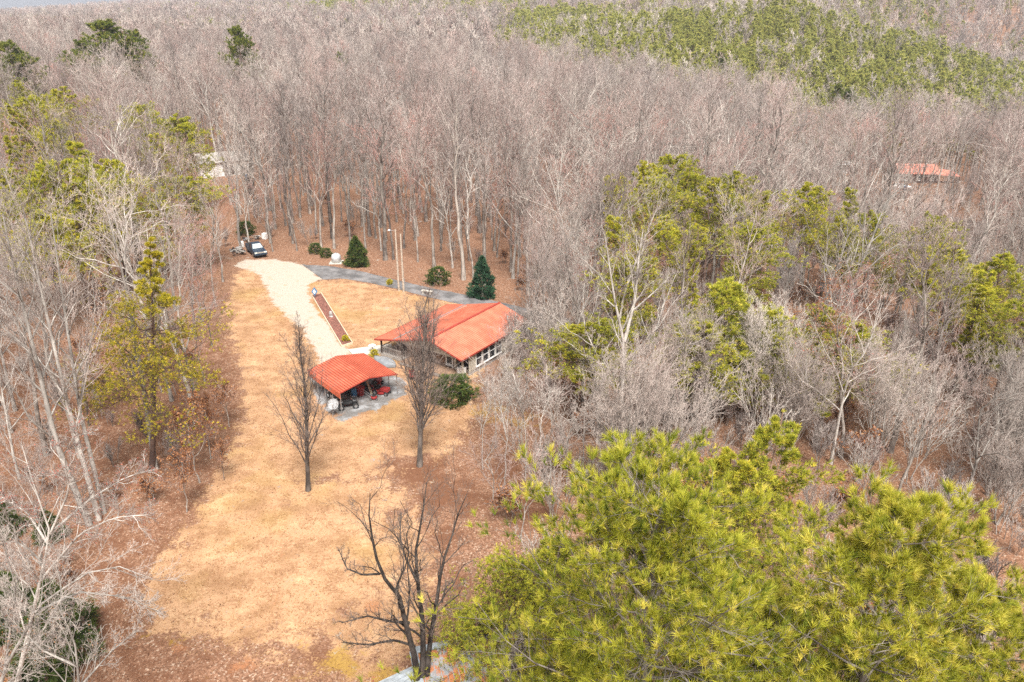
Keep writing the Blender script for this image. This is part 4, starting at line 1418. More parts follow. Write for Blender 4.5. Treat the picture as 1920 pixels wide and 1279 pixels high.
M['block'] = simple('concrete_block', (0.33, 0.31, 0.29), .9, .2, 3.0)


def ribs(parent, n, a0, a1, b0, b1, mat, w=.035, h=.025):
    """raised ribs of a metal roof, from line a0-a1 (start ends) to b0-b1 (far ends); each rib is its own piece"""
    a0, a1, b0, b1 = map(Vector, (a0, a1, b0, b1))
    s, e = a0, b0
    nrm = (b0 - a0).cross(a1 - a0).normalized()
    if nrm.z < 0:
        nrm = -nrm
    me = MB().bar((0, 0, 0), e - s, w, h, nrm).mesh('rib', mat)
    for k in range(n):
        t = (k + .5) / n
        link('rib', me, parent, a0.lerp(a1, t) + nrm * .012)


def slab(mb, quad, th):
    """thick sheet from four corner points"""
    q = [Vector(p) for p in quad]
    n = (q[1] - q[0]).cross(q[3] - q[0]).normalized()
    if n.z < 0:
        n = -n
    mb.add([p for p in q] + [p - n * th for p in q], [(0, 1, 2, 3), (7, 6, 5, 4), (0, 4, 5, 1), (1, 5, 6, 2), (2, 6, 7, 3), (3, 7, 4, 0)])
    return mb


def window(parent, c, w, h, axis='x', sgn=1, mull=True, frame=.07):
    """framed window on a wall whose outward normal is +-x or +-y; frame, pane(s), sill"""
    x, y, z = c
    def bx(dx, dy, dz, sx, sy, sz, mb):
        if axis == 'x':
            mb.box((x + sgn * dy, y + dx, z + dz), (sy, sx, sz))
        else:
            mb.box((x + dx, y + sgn * dy, z + dz), (sx, sy, sz))
    fr = MB()
    bx(-w / 2 + frame / 2, .03, 0, frame, .09, h, fr)
    bx(w / 2 - frame / 2, .03, 0, frame, .09, h, fr)
    bx(0, .03, h / 2 - frame / 2, w - 2 * frame, .09, frame, fr)
    bx(0, .03, -h / 2 + frame / 2, w - 2 * frame, .09, frame, fr)
    if mull:
        bx(0, .035, 0, w - 2 * frame, .06, .05, fr)
    f = fr.build('window', M['white'], parent)
    for dz in ((h / 4, -h / 4) if mull else (0,)):
        g_ = MB()
        hh = (h - 2 * frame) / (2 if mull else 1) - .03
        bx(0, .012, dz, w - 2 * frame, .02, hh, g_)
        g_.build('pane', M['glass'], f)
    sl = MB()
    bx(0, .06, -h / 2 - .04, w + .1, .14, .06, sl)
    sl.build('sill', M['white'], f)
    return f


# the red-roofed house: local +Y runs along the ridge away from the camera, local -X to the porch
HR = Vector((-5.21, 74.4, 0))
house = thing('house', 'cream house with an orange-red metal roof and side porch behind the carport', 'house', HR, -math.asin(.559))
RZ, EZ, LZ, BZ = 3.9, 2.6, 2.1, 2.68
RX, BX, LX, LEN = -4.38, -9.3, -12.1, 13.2
roof = slab(slab(slab(MB(), [(0, 0, EZ), (0, LEN, EZ), (RX, LEN, RZ), (RX, 0, RZ)], .08), [(RX, 0, RZ), (RX, LEN, RZ), (BX, LEN, BZ), (BX, 0, BZ)], .08),
            [(BX - .002, 0, BZ - .004), (BX - .002, LEN, BZ - .004), (LX, LEN, LZ), (LX, 0, LZ)], .08).build('roof', M['roof_red'], house)
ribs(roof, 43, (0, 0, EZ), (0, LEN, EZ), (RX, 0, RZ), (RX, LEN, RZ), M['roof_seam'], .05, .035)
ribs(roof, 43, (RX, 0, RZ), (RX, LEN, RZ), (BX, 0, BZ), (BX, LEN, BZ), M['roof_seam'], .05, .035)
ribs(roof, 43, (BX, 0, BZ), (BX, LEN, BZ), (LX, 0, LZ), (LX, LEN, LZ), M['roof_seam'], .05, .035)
MB().bar((RX, -.03, RZ + .035), (RX, LEN + .03, RZ + .035), .30, .035).build('ridge_cap', M['trim_red'], roof)
MB().bar((BX, .0, BZ + .03), (BX, LEN, BZ + .03), .14, .03).build('flashing', M['steel'], roof)
for nm, a, b in (('fascia', (0.0, -.02, EZ - .07), (RX, -.02, RZ - .07)), ('fascia', (RX, -.02, RZ - .07), (BX, -.02, BZ - .07)), ('fascia', (BX, -.02, BZ - .07), (LX, -.02, LZ - .07)),
                 ('gutter', (.05, -.02, EZ - .07), (.05, LEN, EZ - .07)), ('gutter', (LX - .05, -.02, LZ - .07), (LX - .05, LEN, LZ - .07))):
    MB().bar(a, b, .05, .17).build(nm, M['trim_red'], roof)
MB().tube([(-1.7, 11.0, 3.0), (-1.7, 11.0, 3.55)], .07, 8).build('vent_pipe', M['white'], roof)
# walls
WX, WL, Y0, Y1 = -.45, -8.9, 1.8, 12.7
zr = lambda x: EZ + (RZ - EZ) * (x / RX) - .1 if x > RX else RZ - (RZ - BZ) * ((x - RX) / (BX - RX)) - .1
mb = MB()
def prism(mb, poly, axis_v, a, b):
    n = len(poly)
    if axis_v == 'y':
        p0 = [(x, a, z) for x, z in poly]
        p1 = [(x, b, z) for x, z in poly]
    else:
        p0 = [(a, y, z) for y, z in poly]
        p1 = [(b, y, z) for y, z in poly]
    fs = [tuple(range(n)), tuple(reversed(range(n, 2 * n)))] + [(i, i + n, (i + 1) % n + n, (i + 1) % n) for i in range(n)]
    return mb.add(p0 + p1, fs)
prism(mb, [(-.35, .45), (WX - 0, .45), (WX, zr(WX)), (-.35, zr(-.35))], 'y', Y0, Y1).build('side_wall', M['siding'], house)
prism(MB(), [(WX - .01, -.1), (WX - .01, zr(WX)), (RX, zr(RX)), (WL, zr(WL)), (WL, -.1)], 'y', Y1 - .12, Y1).build('end_wall', M['siding'], house)
prism(MB(), [(WX - .01, -.1), (WX - .01, zr(WX) - .25), (-2.1, zr(WX) - .25), (-2.1, -.1)], 'y', Y0 + 1.6, Y0 + 1.75).build('recess_wall', M['wood_dark'], house)
prism(MB(), [(-2.1, -.1), (-2.1, 2.3), (WL, 2.3), (WL, -.1)], 'y', Y0, Y0 + .15).build('brick_wall', M['brick'], house)
prism(MB(), [(-.38, 2.32), (WX, zr(WX)), (RX, zr(RX)), (WL, zr(WL)), (WL, 2.32)], 'y', .55, .68).build('gable', M['siding'], house)
prism(MB(), [(-.4, 2.25), (-.4, 2.31), (WL, 2.31), (WL, 2.25)], 'y', .57, Y0 + .2).build('porch_ceiling', M['wood_grey'], house)
prism(MB(), [(Y0, -.2), (Y1, -.2), (Y1, .46), (Y0, .46)], 'x', WX - .05, WX + .06).build('foundation', M['block'], house)
prism(MB(), [(Y0 + .2, -.1), (Y1, -.1), (Y1, 2.8), (Y0 + .2, 2.8)], 'x', WL, WL + .15).build('porch_wall', M['siding'], house)
for k in range(4):
    window(house, (-.35, 3.45 + 1.22 * k, 1.52), 1.08, 1.72, 'x', 1)
window(house, (-.35, 9.1, 1.75), .75, 1.0, 'x', 1)
window(house, (-3.0, Y0, 1.35), 1.0, 1.5, 'y', -1, False, .16)
MB().box((-2.2, Y0 + .05, 1.15), (.22, .24, 2.25)).build('corner_post', M['siding'], house)
MB().box((-.42, .72, 1.35), (.16, .16, 1.9)).build('corner_post', M['siding'], house)
dr = MB().box((-5.4, Y0 - .03, 1.3), (1.0, .07, 2.05)).build('door', M['wood_dark'], house)
MB().box((-5.0, Y0 - .09, 1.3), (.05, .06, .12)).build('handle', M['steel'], dr)
# decks: boards laid along X
bd = MB().box((0, 0, 0), (7.7, .135, .04)).mesh('deck_board', M['wood'])
deck = MB().box((-4.4, .6, .25), (7.8, 1.75, .3)).build('deck', M['wood_grey'], house)
for k in range(12):
    link('deck_board', bd, deck, (-4.4, -.2 + .148 * k, .425))
pd = MB().box((-10.1, 6.4, .2), (3.3, 12.0, .3)).build('porch_floor', M['wood_grey'], house)
bd2 = MB().box((0, 0, 0), (3.3, .28, .04)).mesh('deck_board', M['wood_grey'])
for k in range(41):
    link('deck_board', bd2, pd, (-10.1, .55 + .293 * k, .375))
pm = MB().box((0, 0, 0), (.16, .16, 1.95)).mesh('post', M['wood_dark'])
for k in range(5):
    link('post', pm, house, (-11.6, .5 + 2.95 * k, 1.17))
rl = MB().bar((-11.6, .6, 1.2), (-11.6, 12.2, 1.2), .06, .09).build('railing', M['wood_grey'], house)
bal = MB().box((0, 0, 0), (.04, .04, .78)).mesh('baluster', M['wood_grey'])
for k in range(44):
    link('baluster', bal, rl, (-11.6, .8 + .26 * k, .79))
rl = MB().bar((-11.6, .45, 1.2), (-8.6, .45, 1.2), .06, .09).build('railing', M['wood_grey'], house)
for k in range(11):
    link('baluster', bal, rl, (-11.4 + .26 * k, .45, .79))
# stairs down from the deck
st = MB()
for sx in (-5.35, -3.65):
    st.bar((sx, -.3, .36), (sx, -2.4, -.05), .06, .24)
st = st.build('stairs', M['wood_dark'], house)
for k in range(6):
    MB().box((-4.5, -.45 - .36 * k, .40 - .075 * k), (1.75, .30, .045)).build('tread', M['wood'], st)
MB().box((-.95, 1.2, .75), (.75, .6, .65)).build('storage_box', M['white'], None, HR, 0)
o = bpy.data.objects['storage_box']
o.location = HR + Matrix.Rotation(-math.asin(.559), 3, 'Z') @ Vector((0, 0, 0))
o.rotation_euler = (0, 0, -math.asin(.559))
tag(o, 'white storage box in the open corner of the cream house', 'box')

# the carport: local +Y along the ridge away from the camera
CPO = Vector((-16.39, 67.67, 0))
cpr = math.asin(.64)
cp = thing('carport', 'open metal carport with ribbed orange-red roof on slim posts', 'carport', CPO, cpr)
CW, CL, CE, CR = 6.45, 6.65, 2.3, 2.92
rf = slab(slab(MB(), [(0, 0, CE), (0, CL, CE), (CW / 2, CL, CR), (CW / 2, 0, CR)], .05), [(CW, 0, CE), (CW, CL, CE), (CW / 2, CL, CR), (CW / 2, 0, CR)], .05).build('roof', M['roof_carport'], cp)
M['seam'] = metal_roof('roof_seam', (0.27, 0.045, 0.022))  # shadow lines along the carport ribs are put into this darker rib colour
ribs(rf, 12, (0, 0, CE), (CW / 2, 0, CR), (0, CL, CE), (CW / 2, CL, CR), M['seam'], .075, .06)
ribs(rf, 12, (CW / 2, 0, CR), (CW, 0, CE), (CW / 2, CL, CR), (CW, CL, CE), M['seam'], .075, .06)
pn = MB().box((-.03, CL / 2, CE - .32), (.05, CL, .62)).build('side_panel', M['roof_carport'], cp)
rb = MB().bar((0, 0, 0), (0, CL, 0), .04, .05).mesh('rib', M['roof_carport'])
for k in range(3):
    link('rib', rb, pn, (-.06, 0, CE - .12 - .2 * k))
for a, b in (((0, -.03, CE - .02), (CW / 2, -.03, CR - .02)), ((CW / 2, -.03, CR - .02), (CW, -.03, CE - .02))):
    MB().bar(a, b, .05, .11).build('end_trim', M['trim_red'], rf)
pst = MB().box((0, 0, 0), (.07, .07, CE + .1)).mesh('post', M['steel'])
for k in range(5):
    for x in (.06, CW - .06):
        link('post', pst, cp, (x, .15 + k * (CL - .3) / 4, CE / 2 - .09))
for k in range(5):
    y = .15 + k * (CL - .3) / 4
    MB().bar((.06, y, CE - .08), (CW / 2, y, CR - .08), .06).bar((CW / 2, y, CR - .08), (CW - .06, y, CE - .08), .06).build('rafter', M['steel'], cp)

# the rusty shed below the pines
def rust_mat():
    m, nt, p = new_mat('rusty_tin')
    v = coords(nt)
    f = noise(nt, v, .8, 6, .65)
    f2 = noise(nt, v, 5, 5, .7)
    c = mixc(nt, ramp(nt, f2, .3, .7), (0.16, 0.17, 0.175), (0.29, 0.30, 0.31))
    c = mixc(nt, ramp(nt, f, .44, .54), c, (0.36, 0.13, 0.05))
    c = mixc(nt, ramp(nt, f2, .58, .7, 0, .7), c, (0.22, 0.09, 0.045))
    nt.links.new(c, p.inputs['Base Color'])
    p.inputs['Roughness'].default_value = .6
    return m


M['rust'] = rust_mat()
M['tin'] = simple('pale_tin', (0.25, 0.27, 0.285), .6, .3, 2.0)
s0, s1 = gp(770, 1222, 2.6), gp(925, 1190, 2.6)
ax = Vector((s1 - s0)).normalized()
shed = thing('shed', 'low shed with a rust-patched tin roof under the tufted pines', 'shed', (s0[0], s0[1], 0), math.atan2(ax.y, ax.x))
SW, SD = 9.5, 6.0
rr_ = slab(MB(), [(0, 0, 2.6), (SW, 0, 2.6), (SW, -SD, 1.9), (0, -SD, 1.9)], .05).build('roof', M['rust'], shed)
ribs(rr_, 30, (0, 0, 2.6), (SW, 0, 2.6), (0, -SD, 1.9), (SW, -SD, 1.9), M['rust'], .05, .03)
for k, (x0, x1) in enumerate(((0.02, SW),)):
    MB().bar((x0, .02, 2.63), (x1, .02, 2.63), .5, .03).build('ridge_cap', M['tin'], rr_)
MB().bar((.15, 0, 2.62), (.15, -SD, 1.93), .45, .03).build('edge_trim', M['tin'], rr_)
for nm, c, s in (('wall', (SW / 2, -.3, 1.2), (SW - .4, .12, 2.5)), ('wall', (.35, -SD / 2, 1.0), (.12, SD - .9, 2.0)), ('wall', (SW - .35, -SD / 2, 1.0), (.12, SD - .9, 2.0))):
    MB().box(c, s).build(nm, M['wood_grey'], shed)
SI = Matrix.Rotation(-math.atan2(ax.y, ax.x), 3, 'Z')
AW = [SI @ (Vector(gp(*p)) - Vector((s0[0], s0[1], 0))) for p in ((788, 1242, 2.2), (802, 1278, 2.1), (728, 1325, 1.8), (700, 1283, 1.9))]
lean = slab(MB(), AW, .05).build('awning', M['tin'], shed)
ribs(lean, 5, AW[0], AW[1], AW[3], AW[2], M['tin'], .05, .03)
for x, y, h in ((AW[2].x + .1, AW[2].y + .1, 1.75), (AW[3].x + .1, AW[3].y - .1, 1.85)):
    MB().box((x, y, h / 2 - .05), (.1, .1, h)).build('post', M['wood_grey'], shed)


# distant buildings
def small_house(name, label, x, y, rz, L, W, eh, rh, roof_m, wall_m, wing=False, windows=3):
    z = float(hz(x, y)) - .1
    h = thing(name, label, 'house', (x, y, z), rz)
    r = slab(slab(MB(), [(-L / 2, -W / 2, eh), (L / 2, -W / 2, eh), (L / 2, 0, rh), (-L / 2, 0, rh)], .1), [(-L / 2, W / 2, eh), (L / 2, W / 2, eh), (L / 2, 0, rh), (-L / 2, 0, rh)], .1).build('roof', roof_m, h)
    ribs(r, int(L / .9), (-L / 2, -W / 2, eh), (L / 2, -W / 2, eh), (-L / 2, 0, rh), (L / 2, 0, rh), roof_m, .08, .05)
    prism(MB(), [(-W / 2 + .5, -.4), (W / 2 - .5, -.4), (W / 2 - .5, eh), (0, rh - .15), (-W / 2 + .5, eh)], 'x', -L / 2 + .4, L / 2 - .4).build('wall', wall_m, h)
    for k in range(windows):
        window(h, (-L / 2 + 1.8 + k * (L - 3.6) / max(1, windows - 1), -W / 2 + .5, eh * .55), 1.0, 1.1, 'y', -1)
    d = MB().box((L * .12, -W / 2 + .46, 1.0), (.95, .08, 2.0)).build('door', M['wood_dark'], h)
    if wing:
        w = slab(MB(), [(L / 2 + .05, -W / 2 + .3, eh - .2), (L / 2 + 5.2, -W / 2 + .3, eh - .5), (L / 2 + 5.2, W / 2 - 2.2, eh - .1), (L / 2 + .05, W / 2 - 2.2, eh + .5)], .08).build('porch_roof', roof_m, h)
        for yy in (-W / 2 + .5, W / 2 - 2.4):
            MB().box((L / 2 + 5.0, yy, (eh - .5) / 2 - .2), (.16, .16, eh - .3)).build('post', M['wood_dark'], h)
    return h


q = on_ground(1728, 342)
small_house('house', 'faded red-roofed house with an open porch wing in the far clearing', q[0] - 1, q[1] + 3, -.12, 10.5, 8.5, 2.7, 4.6, M['roof_faded'], M['wood_dark'], True)
q = on_ground(1578, 322)
small_house('trailer', 'white mobile home among bare trees near the faded red roof', q[0], q[1], .35, 8.5, 4.2, 2.5, 3.0, M['white'], M['white'])
q = on_ground(418, 322)
small_house('house', 'white house half hidden by trunks behind the parked pickup', q[0], q[1], .5, 11, 7.5, 2.8, 4.4, M['wood_grey'], M['white'])

# ------------------------------------------------------------------ vehicles, yard things
M['car_blue'] = simple('dark_blue_paint', (0.014, 0.028, 0.05), .35, .1, 2.0)
M['chrome'] = simple('chrome', (0.62, 0.62, 0.62), .2, .05, 2, .9)
M['lamp_glass'] = simple('headlamp_glass', (0.75, 0.72, 0.60), .15, .05)
M['sunshade'] = simple('sunshade', (0.36, 0.40, 0.40), .6, .15, 3.0)
M['red'] = simple('red_paint', (0.26, 0.022, 0.02), .5, .3)
M['pink'] = simple('pink_plastic', (0.50, 0.04, 0.12), .4, .1)
M['blue'] = simple('blue_plastic', (0.05, 0.16, 0.30), .45, .15)
M['yellow'] = simple('yellow_paint', (0.62, 0.42, 0.02), .5, .15)
M['mulch'] = simple('red_mulch', (0.17, 0.068, 0.047), .95, .6, 5.0, bump=.6)
M['tarp'] = simple('grey_tarp', (0.20, 0.21, 0.22), .6, .2, 1.0)
M['dishmesh'] = simple('dish_grey', (0.27, 0.27, 0.27), .6, .35, 9.0)
M['pole'] = simple('pole_wood', (0.40, 0.33, 0.26), .9, .2, 3.0)
M['teal'] = simple('teal_plastic', (0.03, 0.28, 0.26), .4, .1)
M['silver'] = simple('silver_paint', (0.55, 0.56, 0.56), .4, .1, 2.0, .3)


def wheel_set(root, spots, r, w, tyre='wheel'):
    t = MB().tube([(-w / 2, 0, 0), (w / 2, 0, 0)], r, 18)
    me = t.mesh('tyre', M['black'], False, .02)
    hub = MB().tube([(-w / 2 - .012, 0, 0), (w / 2 + .012, 0, 0)], r * .55, 12).mesh('rim', M['chrome'])
    for (x, y, z) in spots:
        o = link(tyre, me, root, (x, y, z))
        link('rim', hub, o)


def pickup(loc, rz):
    """front faces local -Y"""
    t = thing('pickup_truck', 'dark blue pickup truck with sunshade parked at the gravel drive end', 'truck', loc, rz)
    W, L = 1.95, 5.4
    body = MB()
    prof = [(-2.70, .45), (-2.72, .78), (-2.62, 1.02), (-1.35, 1.14), (-1.2, 1.16), (.75, 1.16), (.78, 1.20), (2.65, 1.22), (2.68, .55), (2.1, .42), (-2.2, .40)]
    w = lambda z: W / 2 - (.06 if z > 1.0 else 0)
    n = len(prof)
    body.add([(-w(z), y, z) for y, z in prof] + [(w(z), y, z) for y, z in prof], [tuple(range(n)), tuple(reversed(range(n, 2 * n)))] + [(i, i + n, (i + 1) % n + n, (i + 1) % n) for i in range(n)])
    body.build('body', M['car_blue'], t, bevel=.05)
    cab = MB()
    lo = [(-.90, -1.30, 1.15), (.90, -1.30, 1.15), (.90, .72, 1.15), (-.90, .72, 1.15)]
    hi = [(-.68, -.52, 1.78), (.68, -.52, 1.78), (.70, .52, 1.80), (-.70, .52, 1.80)]
    cab.add(lo + hi, [(3, 2, 1, 0), (4, 5, 6, 7), (0, 1, 5, 4), (1, 2, 6, 5), (2, 3, 7, 6), (3, 0, 4, 7)])
    c = cab.build('cab', M['car_blue'], t, bevel=.04)
    def pane(name, q, mat, off):
        q = [Vector(p) for p in q]
        nn = (q[1] - q[0]).cross(q[3] - q[0]).normalized()
        ctr = sum(q, Vector()) / 4
        q = [ctr + (p - ctr) * .86 + nn * off for p in q]
        m_ = MB()
        m_.add([p for p in q] + [p - nn * .02 for p in q], [(0, 1, 2, 3), (7, 6, 5, 4), (0, 4, 5, 1), (1, 5, 6, 2), (2, 6, 7, 3), (3, 7, 4, 0)])
        m_.build(name, mat, c)
    pane('windscreen', [lo[0], lo[1], hi[1], hi[0]], M['sunshade'], .015)
    pane('side_window', [lo[3], lo[0], hi[0], hi[3]], M['glass'], .015)
    pane('side_window', [lo[1], lo[2], hi[2], hi[1]], M['glass'], .015)
    pane('rear_window', [lo[2], lo[3], hi[3], hi[2]], M['glass'], .015)
    MB().box((0, 1.75, 1.19), (1.6, 1.7, .08)).build('bed', M['black'], t)
    for s in (-1, 1):
        MB().box((s * .72, -2.68, .86), (.40, .10, .20)).build('headlight', M['lamp_glass'], t, bevel=.02)
        MB().box((s * 1.05, -.95, 1.25), (.18, .10, .16)).build('mirror', M['black'], t, bevel=.02)
        MB().box((s * .99, -.1, .98), (.03, .14, .04)).build('door_handle', M['black'], t)
    MB().box((0, -2.70, .86), (.95, .08, .18)).build('grille', M['chrome'], t)
    MB().box((0, -2.76, .60), (1.96, .20, .24)).build('bumper', M['car_blue'], t, bevel=.04)
    MB().box((0, -2.87, .50), (1.2, .02, .08)).build('air_intake', M['black'], t)
    wheel_set(t, [(s * .86, y, .37) for s in (-1, 1) for y in (-1.75, 1.65)], .37, .24)
    return t


q = gp(476, 480)
pickup((q[0], q[1] + 1.4, float(hz(q[0], q[1] + 1.4)) + .02), math.radians(32))


def junk(name, mb, mat, u, v, label, cat, rz=0.0, group=None, bevel=0.0, z=0.0):
    q = gp(u, v)
    o = mb.build(name, mat, None, (q[0], q[1], float(hz(q[0], q[1])) + z), rz, bevel=bevel)
    return tag(o, label, cat, group)


def appliance(u, v, rz, label, mat, w, d, h):
    q = gp(u, v)
    t = thing('old_appliance', label, 'appliance', (q[0], q[1], float(hz(q[0], q[1]))), rz)
    MB().box((0, 0, h / 2), (w, d, h)).build('cabinet', mat, t, bevel=.04)
    MB().box((0, -d / 2 - .015, h * .45), (w * .85, .03, h * .7)).build('door', M['white'], t, bevel=.01)
    MB().box((w * .3, -d / 2 - .05, h * .55), (.03, .04, h * .25)).build('handle', M['steel'], t)


appliance(453, 462, .4, 'white discarded appliance beside the pickup cab', M['white'], .75, .7, .9)
appliance(497, 449, -.3, 'white discarded appliance behind the pickup, under the trees', M['white'], .7, .7, 1.0)
appliance(448, 470, .9, 'grey discarded appliance low beside the pickup wheel', M['block'], .8, .6, .7)
for k, (u, v, s, lab) in enumerate([(448, 476, .95, 'heap of dark scrap beside the pickup door'), (442, 470, .8, 'heap of dark scrap reaching into the branches'), (487, 448, .85, 'heap of pale scrap and boards behind the pickup'), (462, 452, .7, 'heap of dark scrap at the pickup tailgate')]):
    g2 = np.random.default_rng(80 + k)
    q = gp(u, v)
    t = thing('scrap_heap', lab, 'scrap', (q[0], q[1], float(hz(q[0], q[1]))), g2.uniform(0, 6))
    for j in range(9):
        R = Matrix.Rotation(g2.uniform(0, 6), 3, 'Z') @ Matrix.Rotation(g2.normal(0, .5), 3, 'X')
        MB().box((g2.normal(0, .5) * s, g2.normal(0, .5) * s, .15 + .07 * j * s), (g2.uniform(.5, 1.4) * s, g2.uniform(.1, .5) * s, g2.uniform(.06, .3) * s), mat=R).build(
            'scrap_piece', [M['wood_dark'], M['steel'], M['wood_grey'], M['black'], M['white']][g2.integers(5) if k == 2 else g2.integers(4)], t)

# silver tank on its slab
q = gp(631, 493)
t = thing('tank', 'silver dome-topped tank on a concrete slab beside the holly', 'tank', (q[0], q[1], float(hz(q[0], q[1]))))
MB().box((0, 0, .05), (1.9, 1.9, .14)).build('slab', M['concrete'], t)
MB().lathe([(.01, 1.45), (.3, 1.42), (.55, 1.3), (.68, 1.1), (.72, .85), (.72, .13), (.01, .12)], 20).build('shell', M['silver'], t, smooth=True)
MB().tube([(0, 0, 1.42), (0, 0, 1.56)], .12, 10).build('cap', M['steel'], t)

# poles
def pole(u, v, h, lamp, label, name):
    q = gp(u, v)
    t = thing(name, label, 'pole', (q[0], q[1], float(hz(q[0], q[1]))))
    MB().tube([(0, 0, -.3), (0, 0, h * .5), (0, 0, h)], [.15, .13, .10], 10).build('shaft', M['pole'], t)
    if lamp:
        MB().tube([(0, 0, h - .3), (-.35, -.2, h - .05), (-.7, -.4, h)], .03, 6).build('arm', M['steel'], t)
        MB().lathe([(.02, .16), (.14, .12), (.2, 0), (.14, -.1), (.01, -.14)], 12, (-.75, -.43, h)).build('lamp_head', M['silver'], t)
    else:
        MB().box((.16, 0, 1.6), (.12, .28, .45)).build('meter_box', M['steel'], t)
    return t


pole(748, 545, 8.6, True, 'wooden pole with a yard lamp arm beside the lane', 'lamp_pole')
pole(757, 547, 8.1, False, 'plain wooden pole with a meter box beside the lamp pole', 'utility_pole')

# mulch bed
TL, TR, BL, BR = [Vector(gp(*p)) for p in ((585, 556), (602, 551), (641, 651), (661, 645))]
bc = (TL + TR + BL + BR) / 4
bed = thing('flower_bed', 'long mulched flower bed edged with pale boards between driveway and lawn', 'flower bed', bc)
mb = MB()
N = 30
g3 = np.random.default_rng(5)
for i in range(N + 1):
    for k in range(6):
        p = TL.lerp(BL, i / N).lerp(TR.lerp(BR, i / N), k / 5) - bc
        mb.v.append((p.x, p.y, .06 + .10 * math.sin(math.pi * k / 5) + g3.uniform(-.04, .12)))
for i in range(N):
    for k in range(5):
        a = i * 6 + k
        mb.f.append((a, a + 6, a + 7, a + 1))
mb.build('mulch', M['mulch'], bed)
M['board'] = simple('pale_board', (0.55, 0.44, 0.31), .9, .15, 3)
for a, b in ((TL, BL), (TR, BR)):
    for k in range(4):
        MB().bar((a.lerp(b, k / 4 + .003) - bc) + Vector((0, 0, .12)), (a.lerp(b, (k + 1) / 4 - .003) - bc) + Vector((0, 0, .12)), .09, .26).build('edging_board', M['board'], bed)
MB().bar(BL - bc + Vector((0, 0, .11)), BR - bc + Vector((0, 0, .11)), .09, .24).build('edging_board', M['board'], bed)
q = gp(591, 560)
t = thing('garden_ornament', 'blue and white diamond-shaped garden ornament at the top of the flower bed', 'ornament', (q[0], q[1], .1))
MB().tube([(0, 0, -.1), (0, 0, .5)], .04, 8).build('stake', M['steel'], t)
MB().add([(0, -.06, .3), (.42, -.06, .9), (0, -.06, 1.5), (-.42, -.06, .9), (0, .06, .3), (.42, .06, .9), (0, .06, 1.5), (-.42, .06, .9)],
         [(0, 1, 2, 3), (7, 6, 5, 4), (0, 4, 5, 1), (1, 5, 6, 2), (2, 6, 7, 3), (3, 7, 4, 0)]).build('panel', M['blue'], t)
MB().add([(0, -.09, .55), (.22, -.09, .9), (0, -.09, 1.25), (-.22, -.09, .9), (0, -.062, .55), (.22, -.062, .9), (0, -.062, 1.25), (-.22, -.062, .9)],
         [(0, 1, 2, 3), (7, 6, 5, 4), (0, 4, 5, 1), (1, 5, 6, 2), (2, 6, 7, 3), (3, 7, 4, 0)]).build('inset', M['white'], t)
q = gp(621, 596)
t = thing('garden_stone', 'grey carved stone standing halfway along the flower bed', 'ornament', (q[0], q[1], .1))
MB().lathe([(.01, .8), (.16, .75), (.22, .5), (.20, .2), (.3, .1), (.3, -.05)], 9).build('stone', M['block'], t)
M['gold_leaf'] = needle('gold_leaf', (0.35, 0.30, 0.02), (0.60, 0.50, 0.03), (0.7, 0.6, 0.08), .3)
tg_, ng_ = bush_geo(77, .7, .42, 260, 7, .12, .05, 'round')
gold = Kind('golden_shrub', [('trunk', tg_.mesh('gold_trunk', M['bark_grey'], True)), ('crown', ng_.mesh('gold_crown', M['gold_leaf']))], .7)
for u, v, lab in ((648, 641, 'small golden shrub at the lower end of the flower bed'), (702, 668, 'small golden shrub under the white bird bath'), (731, 534, 'small golden shrub at the edge of the asphalt lane')):
    q = gp(u, v)
    plant(gold, q[0], q[1], u, 1.0, lab, 'shrub', z=float(hz(q[0], q[1])) + .1)
q = gp(700, 667)
t = thing('bird_bath', 'white ring-shaped bird bath by the walkway and carport', 'bird bath', (q[0] - .2, q[1] + .8, float(hz(q[0], q[1]))))
MB().lathe([(.22, -.05), (.2, .08), (.09, .15), (.08, .7), (.14, .78)], 12).build('pedestal', M['white'], t)
MB().lathe([(.1, .76), (.36, .82), (.42, .92), (.34, .93), (.28, .86), (.01, .84)], 18).build('basin', M['white'], t)
q = gp(801, 552)
t = thing('stone_bench', 'pale stone bench on the verge of the asphalt lane', 'bench', (q[0], q[1], float(hz(q[0], q[1]))), -.4)
MB().box((0, 0, .5), (1.6, .5, .1)).build('seat', M['concrete'], t, bevel=.02)
for s in (-.55, .55):
    MB().box((s, 0, .22), (.2, .4, .48)).build('leg', M['concrete'], t)


# carport contents, placed in the carport's own directions
CM = Matrix.Rotation(cpr, 3, 'Z')
def cpos(x, y, z=0.0):
    p = CPO + CM @ Vector((x, y, 0))
    return (p.x, p.y, float(hz(p.x, p.y)) + z)


